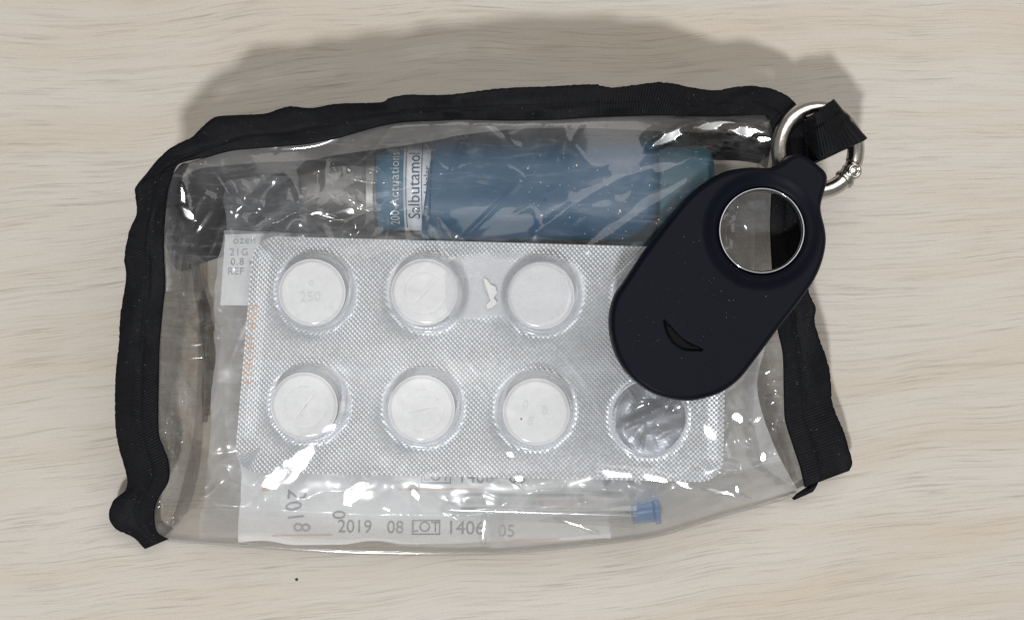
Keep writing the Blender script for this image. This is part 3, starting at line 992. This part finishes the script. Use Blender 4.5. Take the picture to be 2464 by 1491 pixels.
for k, (score, ring) in {0: (None, False), 1: (48, True), 2: (None, False), 4: (52, True), 5: (12, True), 6: (None, False)}.items():
    o, a, c2, n = frame_at(cav[k][0] - [3, 5, 3, 0, 6, 2, -2][k], cav[k][1] + [0, 3, 1, 0, 3, 1, 3][k], z_blis, 0.25)
    x, y, z = tablet_mesh(score, ring)
    topw = o + x[..., None] * a + y[..., None] * c2 + z[..., None] * n
    bt = o + x[-1][:, None] * a + y[-1][:, None] * c2
    w_ = np.concatenate([topw.reshape(-1, 3), bt, o[None]])
    f = [tuple(q) for q in grid_faces(NRt, NAt, wrap_v=True)]
    b0 = (NRt - 1) * NAt; b1 = NRt * NAt
    f += [(b0 + i, b0 + (i + 1) % NAt, b1 + (i + 1) % NAt, b1 + i) for i in range(NAt)]
    f += [(b1 + (i + 1) % NAt, b1 + i, b1 + NAt) for i in range(NAt)]
    t = mesh_obj('tablet', w_, f, M['tablet'], None, loc=o, label=tab_labels[k], cat='tablet', group='tablets in the blister pack')

    def emboss(body, lx_, ly_, size, ang):
        vv2, ff2 = text_mesh(body, size)
        ca, sa = math.cos(math.radians(ang)), math.sin(math.radians(ang))
        X = vv2[:, 0] * ca - vv2[:, 1] * sa + lx_; Y = vv2[:, 0] * sa + vv2[:, 1] * ca + ly_
        w1 = o + X[:, None] * a + Y[:, None] * c2 + 4.12 * n
        mesh_obj('pressed_mark', w1, ff2, M['relief_shade'], t, shade=False)  # flat lettering whose darker tone imitates shading at the pressed edges
    if k == 0:
        emboss('250', -0.3, -0.8, 2.6, 2)
        emboss('o', -0.1, 1.9, 1.8, 0)
    if k == 6:
        emboss('0', -1.9, 1.3, 2.2, -8)
        emboss('8', 1.5, 0.3, 2.2, 10)
        emboss('8', -1.1, -1.6, 2.2, -20)
        an2 = np.linspace(0, 2 * math.pi, 8, endpoint=False)
        c0_ = o + (-2.7) * a + (-1.2) * c2 + 4.12 * n
        vv3 = [c0_ + 0.17 * math.cos(q) * a + 0.2 * math.sin(q) * c2 for q in an2] + [c0_ + 0.05 * n]
        mesh_obj('brown_speck', vv3, [(i, (i + 1) % 8, 8) for i in range(8)], M['brown'], t)

# ------------------------------------------------------------------ inhaler
def tube_along_x(name, x0, x1, cyp, zc, ry, rz, mat, parent, n=60, m=48, round0=0.0, round1=0.0, slant=0.0, power=2.0, close=True):
    """oval tube lying along the grid's x; ry in grid units, rz mm"""
    s = np.linspace(0, 1, n)[:, None]; an = np.linspace(0, 2 * math.pi, m, endpoint=False)[None, :]
    px = x0 + (x1 - x0) * s + 0 * an
    k = np.ones_like(px)
    if round0:
        d = np.clip((px - x0) / round0, 0, 1); k = k * np.sqrt(np.clip(1 - (1 - d) ** 2, 0.0, 1)) * 0.25 + k * 0.75 * np.minimum(1, d * 8 + 0.02)
    if round1:
        d = np.clip((x1 - px) / round1, 0, 1); k = k * (np.sqrt(np.clip(1 - (1 - d) ** 2, 0.0, 1)) * 0.6 + 0.4 * np.minimum(1, d * 6 + 0.02))
    ca = np.sign(np.cos(an)) * np.abs(np.cos(an)) ** (2 / power); sa = np.sign(np.sin(an)) * np.abs(np.sin(an)) ** (2 / power)
    yy = cyp + ry * k * ca
    zz_ = zc + rz * k * sa
    px = px - slant * ca * (1 - s)
    f0 = (H - zc) / H
    w_ = np.stack([(px - 1232) * K * f0, -(yy - 745.5) * K * f0, zz_], -1)
    f = [tuple(q) for q in grid_faces(n, m, wrap_v=True)]
    if close:
        f += [tuple(range(m)), tuple((n - 1) * m + i for i in range(m - 1, -1, -1))]
    return mesh_obj(name, w_, f, mat, parent)


inh = root('inhaler', 'blue plastic inhaler with a labelled metal canister inside the pouch', 'inhaler', P1(1250, 455, 3))
ICY, IZ = 452, 14.5
tube_along_x('canister', 722, 1100, ICY, IZ, 103, 8.2, M['alu'], inh, round0=20)
tube_along_x('neck_ring', 886, 908, ICY, IZ, 104.5, 8.35, M['neck'], inh, n=6)
lb = tube_along_x('blue_label', 912, 1075, ICY, IZ, 104.0, 8.3, M['label_blue'], inh, n=8)
lw = tube_along_x('white_label_band', 977, 1070, ICY, IZ, 104.6, 8.36, M['label_white'], inh, n=8)
RL = 104.9 * K * (H - IZ) / H


def on_canister(px, py):
    """wrap print round the canister; py is taken as the seen position before foreshortening"""
    f0 = (H - IZ) / H
    th = (py - ICY) / 104.9
    th = np.clip(th, -1.5, 1.5)
    y = ICY + 104.9 * np.sin(th); z = IZ + 8.45 * np.cos(th)
    return np.stack([(px - 1232) * K * f0, -(y - 745.5) * K * f0, z], -1)


zero = lambda px, py: 0 * px
lettering('label_print', '200 Actuations', 957, 462, 31, -90, zero, M['ink_pale'], lb, curve_to=on_canister, spacing=1.05)
lettering('label_print', 'Salbutamol', 1003, 452, 40, -90, zero, M['ink_navy'], lw, curve_to=on_canister)
lettering('label_print', 'Inhaler', 1034, 440, 24, -90, zero, M['ink_navy'], lw, curve_to=on_canister)


def label_line(x, half, parent):
    th = np.linspace(-1.2, 1.2, 40)
    a_ = on_canister(np.full(40, x - half), ICY + 104.9 * th); b_ = on_canister(np.full(40, x + half), ICY + 104.9 * th)
    mesh_obj('label_rule', np.stack([a_, b_], 1), grid_faces(40, 2), M['ink_navy'], parent)


label_line(983, 1.0, lw); label_line(1020, 1.0, lw)
cas = tube_along_x('casing', 1036, 1588, ICY + 4, IZ, 126, 9.9, M['blue'], inh, n=80, round1=40, slant=18, power=2.5)
tube_along_x('casing_rim', 1033, 1042, ICY + 4, IZ, 127.5, 10.05, M['blue'], inh, n=4, slant=18, power=2.5)
tube_along_x('dust_cap', 1572, 1716, ICY + 14, IZ - 0.5, 112, 9.6, M['teal'], inh, n=40, round1=30, round0=8, power=3.0)
# mouthpiece turning down under the blister pack
s = np.linspace(0, 1, 24)[:, None]; an = np.linspace(0, 2 * math.pi, 36, endpoint=False)[None, :]
ca = np.sign(np.cos(an)) * np.abs(np.cos(an)) ** 0.75; sa = np.sign(np.sin(an)) * np.abs(np.sin(an)) ** 0.75
mxp = P(1512 + 66 * ca + 10 * s, 500 + 190 * s + 0 * ca, 11.0 + (7.5 - 1.5 * s) * sa * 0.9)
mesh_obj('mouthpiece', mxp, [tuple(q) for q in grid_faces(24, 36, wrap_v=True)] + [tuple(23 * 36 + i for i in range(35, -1, -1))], M['blue'], inh)

# ------------------------------------------------------------------ needle packets
def sheet(name, outline_lr, zf, mat, parent, n=60, m=40, wob=0.0):
    """bent sheet over a quad TL, TR, BR, BL"""
    tl, tr, br, bl = [np.array(p, float) for p in outline_lr]
    u = np.linspace(0, 1, n)[:, None, None]; v = np.linspace(0, 1, m)[None, :, None]
    q = (1 - v) * ((1 - u) * tl + u * tr) + v * ((1 - u) * bl + u * br)
    if wob:
        q = q + wob * np.stack([vnoise(q[..., 0] / 300, q[..., 1] / 80, 150) + 0.4 * vnoise(q[..., 0] / 100, q[..., 1] / 30, 151), vnoise(q[..., 0] / 90, q[..., 1] / 300, 152)], -1)
    return mesh_obj(name, P(q[..., 0], q[..., 1], zf(q[..., 0], q[..., 1])), grid_faces(n, m), mat, parent)


def z_low(px, py):
    d = by(px) - py
    return 0.9 + 5.2 * smooth(10, 70, d) + 2.0 * smooth(60, 200, d) + 0.3 * vnoise(px / 90, py / 70, 101)


low_p = root('needle_packet', 'white paper needle packet printed 1406 05, lowest in the pouch', 'packet', P1(1000, 1200, 2), group='needle packets in the pouch')
pap = sheet('paper_backing', [(572, 1060), (1450, 1080), (1472, 1298), (578, 1308)], z_low, M['paper'], low_p, wob=9)
zl = lambda px, py: z_low(px, py)
lettering('packet_print', '2019   08', 892, 1268, 44, 1, zl, M['ink_light'], pap, lift=0.12, sx=0.95)
lettering('packet_print', 'LOT', 1024, 1268, 36, 1, zl, M['ink_grey'], pap, lift=0.12, sx=1.0)
lettering('packet_print', '1406', 1120, 1271, 46, 1, zl, M['ink_grey'], pap, lift=0.12, sx=1.0)
lettering('packet_print', '05', 1219, 1278, 42, 2, zl, M['ink_grey'], pap, lift=0.12, sx=1.0)
for (x0, y0, x1, y1) in ((992, 1250, 1058, 1253), (992, 1283, 1058, 1286), (991, 1250, 994, 1286), (1056, 1250, 1059, 1286)):
    sheet('print_frame', [(x0, y0), (x1, y0), (x1, y1), (x0, y1)], lambda px, py: z_low(px, py) + 0.13, M['ink_grey'], pap, 6, 4)
for body, x, y, a, sz in (('2', 712, 1190, 97, 66), ('0', 704, 1217, 80, 58), ('1', 710, 1243, 84, 56), ('8', 724, 1268, 92, 60)):
    lettering('packet_print', body, x, y, sz, a, zl, M['ink_light'], pap, lift=0.12, sx=0.8)
lettering('packet_print', '0', 814, 1238, 44, 90, zl, M['ink_light'], pap, lift=0.12)
for (x0, y0, x1, y1) in ((655, 1286, 800, 1290), (1225, 1298, 1345, 1304), (1296, 1203, 1380, 1220), (1392, 1198, 1468, 1212), (630, 1165, 650, 1182)):
    sheet('orange_print', [(x0, y0), (x1, y0 - 2), (x1, y1 - 2), (x0, y1)], lambda px, py: z_low(px, py) + 0.11, M['ink_peach'], pap, 12, 4)

def z_up(px, py):
    return 11.5 + 0.3 * vnoise(px / 80, py / 60, 111) - 2.2 * smooth(1120, 1180, py)


up_p = root('needle_packet', 'paper needle packet whose boxed lot print shows just under the foil edge', 'packet', P1(1000, 1120, 9), group='needle packets in the pouch')
up = sheet('paper_backing', [(590, 1010), (1440, 1020), (1450, 1188), (820, 1182)], z_up, M['paper'], up_p)
lettering('packet_print', 'LOT', 1050, 1146, 34, 1, z_up, M['ink_grey'], up, lift=0.12)
lettering('packet_print', '1406', 1145, 1148, 44, 1, z_up, M['ink_grey'], up, lift=0.12)
lettering('packet_print', '05', 1245, 1150, 42, 1, z_up, M['ink_grey'], up, lift=0.12)
for (x0, y0, x1, y1) in ((1014, 1160, 1084, 1163), (1013, 1130, 1016, 1163), (1082, 1130, 1085, 1163)):
    sheet('print_frame', [(x0, y0), (x1, y0), (x1, y1), (x0, y1)], lambda px, py: z_up(px, py) + 0.13, M['ink_grey'], up, 6, 4)
for (x0, y0, x1, y1) in ((832, 1175, 905, 1181), (960, 1174, 1200, 1180)):
    sheet('orange_print', [(x0, y0), (x1, y0), (x1, y1), (x0, y1)], lambda px, py: z_up(px, py) + 0.11, M['ink_peach'], up, 12, 4)
lettering('packet_print', 'ROMED', 1130, 1168, 20, 0, z_up, M['ink_peach'], up, lift=0.12) if False else None


def z_lab(px, py):
    return 12.0 + 0.25 * vnoise(px / 80, py / 80, 121) + 0 * px


lab_p = root('needle_packet', 'clear film packet with a pale paper tab printed 21G, beside the foil corner', 'packet', P1(600, 800, 8), group='needle packets in the pouch')
tab = sheet('paper_tab', [(542, 564), (700, 560), (700, 736), (530, 734)], z_lab, M['paper'], lab_p, 20, 20)
lettering('packet_print', 'ozen', 588, 578, 26, -1, z_lab, M['ink_green'], tab, lift=0.12, spacing=1.1)
lettering('packet_print', '21G', 575, 607, 24, 0, z_lab, M['ink_light'], tab, lift=0.12, spacing=1.15)
lettering('packet_print', '0.8 x', 582, 630, 24, 0, z_lab, M['ink_grey'], tab, lift=0.12, spacing=1.15)
lettering('packet_print', 'REF  :', 578, 653, 24, 0, z_lab, M['ink_light'], tab, lift=0.12, spacing=1.1)


def crinkle(px, py, sd):
    wx = px + 18 * vnoise(px / 60, py / 60, sd + 3); wy = py + 18 * vnoise(px / 60 + 5, py / 60, sd + 4)
    a = np.abs(vnoise(wx / 75 + 0.4 * wy / 75, wy / 95, sd)); b = np.abs(vnoise(wx / 34 - 0.3 * wy / 34, wy / 40, sd + 1))
    return 1.5 * a + 0.45 * b


def z_slv(px, py):
    d = by(px) - py
    return np.minimum(13.0 + 0.55 * crinkle(px, py, 131), 0.5 * crinkle(px, py, 131) + 1.6 + 13 * smooth(0, 110, d))


sheet('film_cover', [(534, 556), (1130, 548), (1205, 1316), (482, 1290)], z_slv, M['sleeve'], lab_p, 120, 150, wob=9)


def z_slv2(px, py):
    d = by(px) - py
    return np.minimum(15.0 + 1.0 * crinkle(px, py, 141), 0.6 * crinkle(px, py, 141) + 2.2 + 14 * smooth(0, 110, d))


be2 = [(x, y - 9) for x, y in bottom_edge if x > 1150]
gx, gy = coons([(1180, 640), (1500, 655), (1826, 660)], be2 + [] , [(1180, 640), (1150, 960), be2[0]], [(1826, 660), (1846, 800), (1822, 930), (1858, 1060), be2[-1]], 130, 160)
mesh_obj('film_cover', P(gx, gy, z_slv2(gx, gy)), grid_faces(130, 160), M['sleeve2'], low_p)

sheet('loose_film', [(552, 436), (905, 396), (1120, 572), (536, 575)], lambda px, py: 24.2 + 1.5 * crinkle(px, py, 161) + 0.8 * vnoise(px / 120, py / 100, 165), M['thin'], lab_p, 200, 90, wob=14)
sheet('loose_film', [(1640, 900), (1868, 880), (1890, 1165), (1700, 1180)], lambda px, py: np.minimum(16.5, z_edge(py, px) + 3.5) + 1.3 * crinkle(px, py, 171) - 2.0, M['thin'], low_p, 110, 130, wob=10)

sheet('loose_film', [(1690, 440), (1846, 430), (1846, 730), (1680, 730)], lambda px, py: np.minimum(z_film(px, py, 0) - 3.0, 18.0) + 1.3 * crinkle(px, py, 181), M['thin'], low_p, 90, 110, wob=8)

# the needle in its clear tapered cap
ndl = root('needle', 'hypodermic needle in a clear tapered cap with a blue hub, low in the pouch', 'needle', P1(1300, 1225, 5))
n_, m_ = 70, 32
s = np.linspace(0, 1, n_)[:, None]; an = np.linspace(0, 2 * math.pi, m_, endpoint=False)[None, :]
axp = 1058 + (1530 - 1058) * s; ayp = 1221 + 8 * s
rad = (1.35 + 1.75 * s) * np.sqrt(np.clip(1 - (1 - np.clip(s / 0.035, 0, 1)) ** 2, 0.0004, 1))
base = P(axp, ayp, 11.5 + 0 * axp)
w_ = base + np.stack([0 * rad * np.cos(an), rad * np.cos(an), rad * np.sin(an)], -1)
mesh_obj('cap', w_, grid_faces(n_, m_, wrap_v=True), M['cap'], ndl)


def short_tube(name, x0, x1, y0, y1, r0, r1, mat, z=11.5, n=10, m=24):
    s = np.linspace(0, 1, n)[:, None]; an = np.linspace(0, 2 * math.pi, m, endpoint=False)[None, :]
    base = P(x0 + (x1 - x0) * s, y0 + (y1 - y0) * s, z + 0 * s)
    rad = r0 + (r1 - r0) * s
    d = base[-1, 0] - base[0, 0]; d /= np.linalg.norm(d)
    q = np.array([-d[1], d[0], 0])
    w_ = base + (rad * np.cos(an))[..., None] * q + (rad * np.sin(an))[..., None] * np.array([0, 0, 1.0])
    return mesh_obj(name, w_, [tuple(t) for t in grid_faces(n, m, wrap_v=True)] + [tuple(range(m)), tuple((n - 1) * m + i for i in range(m - 1, -1, -1))], mat, ndl)


short_tube('needle_shaft', 1110, 1515, 1222, 1229, 0.35, 0.35, M['steel'])
short_tube('hub', 1518, 1572, 1226, 1218, 2.7, 2.9, M['hub_blue'])
short_tube('hub_flange', 1572, 1584, 1218, 1216, 3.4, 3.4, M['hub_blue'])
short_tube('hub_collar', 1512, 1566, 1158, 1182, 2.2, 2.0, M['hub_grey'], z=9.5)

# ------------------------------------------------------------------ tracker in its silicone case
outline = [(1899, 374), (1917, 369), (1936, 374), (1955, 388), (1973, 403), (1984, 414), (1989, 428), (1987, 446), (1980, 470), (1974, 496), (1976, 518), (1984, 552), (1986, 585),
           (1977, 630), (1958, 674), (1924, 724), (1870, 793), (1817, 864), (1778, 912), (1738, 942), (1698, 957), (1655, 964), (1607, 958), (1560, 941),
           (1516, 907), (1485, 863), (1468, 813), (1465, 758), (1477, 712), (1497, 680), (1568, 578), (1646, 481), (1698, 437), (1747, 412), (1802, 403),
           (1847, 404), (1870, 395), (1885, 384)]
trk = root('tracker_tag', 'black silicone key tracker with a round hole lying across the pouch corner', 'tracker', P1(1720, 680, 30))
NA = 560
dense = curve(outline, 4000, closed=True)
hc = np.array([1830, 556.0]); HR = 101.0
an_d = np.arctan2(dense[:, 1] - hc[1], dense[:, 0] - hc[0])
order = np.argsort(an_d)
# even in arc length but matched to the hole by angle
out = curve(outline, NA, closed=True)
oa = np.arctan2(out[:, 1] - hc[1], out[:, 0] - hc[0])
hole = hc + HR * np.stack([np.cos(oa), np.sin(oa)], -1)
tan = np.roll(out, -1, 0) - np.roll(out, 1, 0)
nrm = np.stack([tan[:, 1], -tan[:, 0]], -1); nrm /= np.linalg.norm(nrm, axis=1)[:, None]
if np.mean(np.sum(nrm * (out - out.mean(0)), 1)) < 0:
    nrm = -nrm
ZB, ZT = 30.6, 36.6
slit = curve([(1596, 772), (1602, 800), (1618, 824), (1644, 839), (1684, 840)], 40)
slit2 = curve([(1596, 772), (1622, 798), (1648, 820), (1684, 840)], 40)
slit_c = (slit + slit2) / 2


def ring_pts(inset):
    return out - nrm * inset


rows, zs = [], []
for inset, z in ((9, ZB), (4, ZB + 0.35), (1.2, ZB + 1.2), (0, ZB + 2.4), (0.3, ZB + 3.6), (2, ZB + 4.7), (5.0, ZB + 5.45), (9.0, ZB + 5.85), (14, ZB + 6.0)):
    rows.append(ring_pts(inset)); zs.append(np.full(NA, z))
inner = ring_pts(14)
NT = 120
lip = hc + (HR + 16) * np.stack([np.cos(oa), np.sin(oa)], -1)
for k in range(1, NT + 1):
    t = k / NT
    q = inner * (1 - t) + lip * t
    z = np.full(NA, ZT)
    # soft dip towards the hole and the slit pressed into the top
    dl = np.hypot(q[:, 0] - hc[0], q[:, 1] - hc[1]) - HR
    z = z - 0.9 * smooth(46, 10, dl)
    dcen = seg_dist(q[:, 0], q[:, 1], [tuple(p) for p in slit_c])
    along = np.clip(((q[:, 0] - 1596) * 88 + (q[:, 1] - 772) * 68) / (88 ** 2 + 68 ** 2), 0, 1)
    wid = 10.0 * np.sin(math.pi * np.clip(along, 0.02, 0.98)) ** 0.8 + 1.0
    z = z - 0.8 * smooth(wid + 2.0, wid - 2.0, dcen)
    # gently domed battery end
    z = z + 0.35 * smooth(190, 40, np.hypot(q[:, 0] - 1650, q[:, 1] - 780))
    rows.append(q); zs.append(z)
for rr2, z in ((HR + 9, ZT - 1.0), (HR + 4, ZT - 1.3), (HR + 1, ZT - 1.9), (HR, ZT - 2.8), (HR, ZB + 1.0), (HR + 4, ZB + 0.3), (HR + 12, ZB)):
    rows.append(hc + rr2 * np.stack([np.cos(oa), np.sin(oa)], -1)); zs.append(np.full(NA, z))
rows = np.array(rows); zs = np.array(zs)
# a rigid body: place it by its mid height so that sides stay square
def lean(px, py, z):
    b = trk_base(px, py) - ZB
    fm = (H - (ZT - 2.5 + b)) / H
    return np.stack([(px - 1232) * K * fm, -(py - 745.5) * K * fm, z + b], -1)


w_ = lean(rows[..., 0], rows[..., 1], zs)
mesh_obj('case', w_, grid_faces(len(rows), NA, wrap_u=True, wrap_v=True), M['silicone'], trk)
# glossy lining of the hole
th = np.linspace(0, 2 * math.pi, 96, endpoint=False)[None, :]
prof = [(HR + 3, ZT - 1.30), (HR + 2.5, ZT - 0.95), (HR - 0.5, ZT - 0.75), (HR - 3, ZT - 0.95), (HR - 4.5, ZT - 1.8), (HR - 4.5, ZB + 1.5), (HR - 2, ZB + 0.6), (HR + 1, ZB + 0.5)]
pr = np.array(prof)
x = hc[0] + pr[:, :1] * np.cos(th); y = hc[1] + pr[:, :1] * np.sin(th)
mesh_obj('hole_lining', lean(x, y, pr[:, 1:] + 0 * x), grid_faces(len(pr), 96, wrap_v=True), M['chrome'], trk,
         label='glossy dark metal lining of the round hole')
# glossy piece inside the slit
ns = 40
sl = np.stack([slit * 0.93 + slit_c * 0.07, slit_c, slit2 * 0.93 + slit_c * 0.07], 1)
zz_ = np.array([ZT - 0.40, ZT - 0.62, ZT - 0.45])[None, :] + np.zeros((ns, 3)) + 0.3
w_ = lean(sl[..., 0], sl[..., 1], zz_ + 0.05)
mesh_obj('sound_slit', w_, grid_faces(ns, 3), M['slit'], trk, label='leaf-shaped glossy slit in the case')

def lint(points, sizes, parent):
    vs, fs = [], []
    for c, r in zip(points, sizes):
        a0 = rng.uniform(0, 3.14); el = rng.uniform(1, 3.0)
        L0 = len(vs)
        for a in range(5):
            d0, d1_ = math.cos(a * 1.2566) * r * el, math.sin(a * 1.2566) * r
            vs.append(c + np.array([d0 * math.cos(a0) - d1_ * math.sin(a0), d0 * math.sin(a0) + d1_ * math.cos(a0), 0]))
        vs.append(c + np.array([0, 0, r * 0.7]))
        fs.extend([(L0 + i, L0 + (i + 1) % 5, L0 + 5) for i in range(5)])
    return mesh_obj('lint', vs, fs, M['lint'], parent, kind='stuff')


pl, rl = [], []
while len(pl) < 46:
    x, y = rng.uniform(1480, 1960), rng.uniform(420, 950)
    if seg_dist(np.array(x), np.array(y), [(1650, 785), (1825, 560)]) < 140 and math.hypot(x - hc[0], y - hc[1]) > 150:
        pl.append(lean(np.array(x), np.array(y), np.array(ZT + 0.36 * float(smooth(190, 40, math.hypot(x - 1650, y - 780))) + 0.03))); rl.append(rng.uniform(0.015, 0.042))
lint(pl, rl, trk)
pl, rl = [], []
for oo, ii, nn in ((left_out, left_in, 70), (top_out, top_in, 90), (right_out, right_in, 70)):
    O = curve(oo, 400); I = curve(ii, 400)
    for k in range(nn):
        j = rng.integers(5, 395); t = rng.uniform(0.1, 0.9)
        q = I[j] * (1 - t) + O[j] * t
        pl.append(P1(q[0], q[1], float(z_edge(np.array(q[1]), np.array(q[0]))) + 0.45 * math.sin(math.pi * t) ** 0.6 + 0.55)); rl.append(rng.uniform(0.015, 0.04))
lint(pl, rl, pouch)

# ------------------------------------------------------------------ spring ring
ring = root('spring_ring', 'silver metal spring gate ring through the black hanging loop', 'ring', P1(1968, 360, 15))
RC = P1(1968, 360, 18.2); RM = 99.5 * K * (H - 18.2) / H; RT = 1.58
tilt = Matrix.Rotation(math.radians(15), 3, Vector((0.25, 1, 0)))
tiltn = np.array(tilt)


def arc(name, a0, a1, rt, mat, n=80, m=22, flat=1.0, closed=False, rmaj=RM):
    u = np.linspace(a0, a1, n, endpoint=not closed)[:, None]; v = np.linspace(0, 2 * math.pi, m, endpoint=False)[None, :]
    rr3 = rmaj + rt * np.cos(v)
    p = np.stack([rr3 * np.cos(u), rr3 * np.sin(u), rt * flat * np.sin(v) + 0 * u], -1) @ tiltn.T + RC
    f = [tuple(q) for q in grid_faces(n, m, wrap_u=closed, wrap_v=True)]
    if not closed:
        f += [tuple(range(m)), tuple((n - 1) * m + i for i in range(m - 1, -1, -1))]
    return mesh_obj(name, p, f, mat, ring)


R_ = math.radians
arc('ring_body', R_(-18), R_(262), RT, M['steel'])
arc('gate', R_(263), R_(314), RT * 0.98, M['steel'], n=30)
arc('gate_arm', R_(326), R_(341), RT * 0.92, M['steel'], n=16)
arc('hinge_collar', R_(313), R_(318), RT * 1.2, M['steel_dark'], n=6)
arc('hinge_block', R_(318), R_(333), RT * 1.03, M['steel'], n=12, flat=1.05)


def at_ring(deg, r, z):
    a = R_(deg)
    return np.array([r * math.cos(a), r * math.sin(a), z]) @ tiltn.T + RC


def disc(name, c, prof, mat, m=24):
    v = np.linspace(0, 2 * math.pi, m, endpoint=False)[None, :]
    pr = np.array(prof, float)
    p = np.stack([pr[:, :1] * np.cos(v), pr[:, :1] * np.sin(v), pr[:, 1:] + 0 * v], -1) @ tiltn.T + c
    return mesh_obj(name, p, grid_faces(len(prof), m, wrap_v=True), mat, ring)


disc('hinge_rivet', at_ring(330, RM + 0.15, RT * 0.92), [(1.4, -0.4), (1.36, 0.2), (1.18, 0.36), (0.92, 0.34), (0.8, 0.10), (0.52, 0.06), (0.36, 0.26), (0.01, 0.30)], M['steel'])

# ------------------------------------------------------------------ a crumb on the table
c = P1(714, 1393, 0.0)
vs, fs = [], []
for a in range(6):
    q = a * math.pi / 3
    vs.append(c + np.array([0.28 * math.cos(q) * (1 + 0.4 * (a % 2)), 0.32 * math.sin(q), 0.02]))
vs += [c + np.array([0.05, 0.02, 0.35]), c + np.array([-0.1, 0.1, 0.28])]
fs = [(i, (i + 1) % 6, 6 if i < 3 else 7) for i in range(6)] + [(0, 6, 7), (3, 7, 6)]
mesh_obj('crumb', vs, fs, M['crumb'], None, label='tiny dark crumb on the table below the pouch', cat='crumb', loc=c)
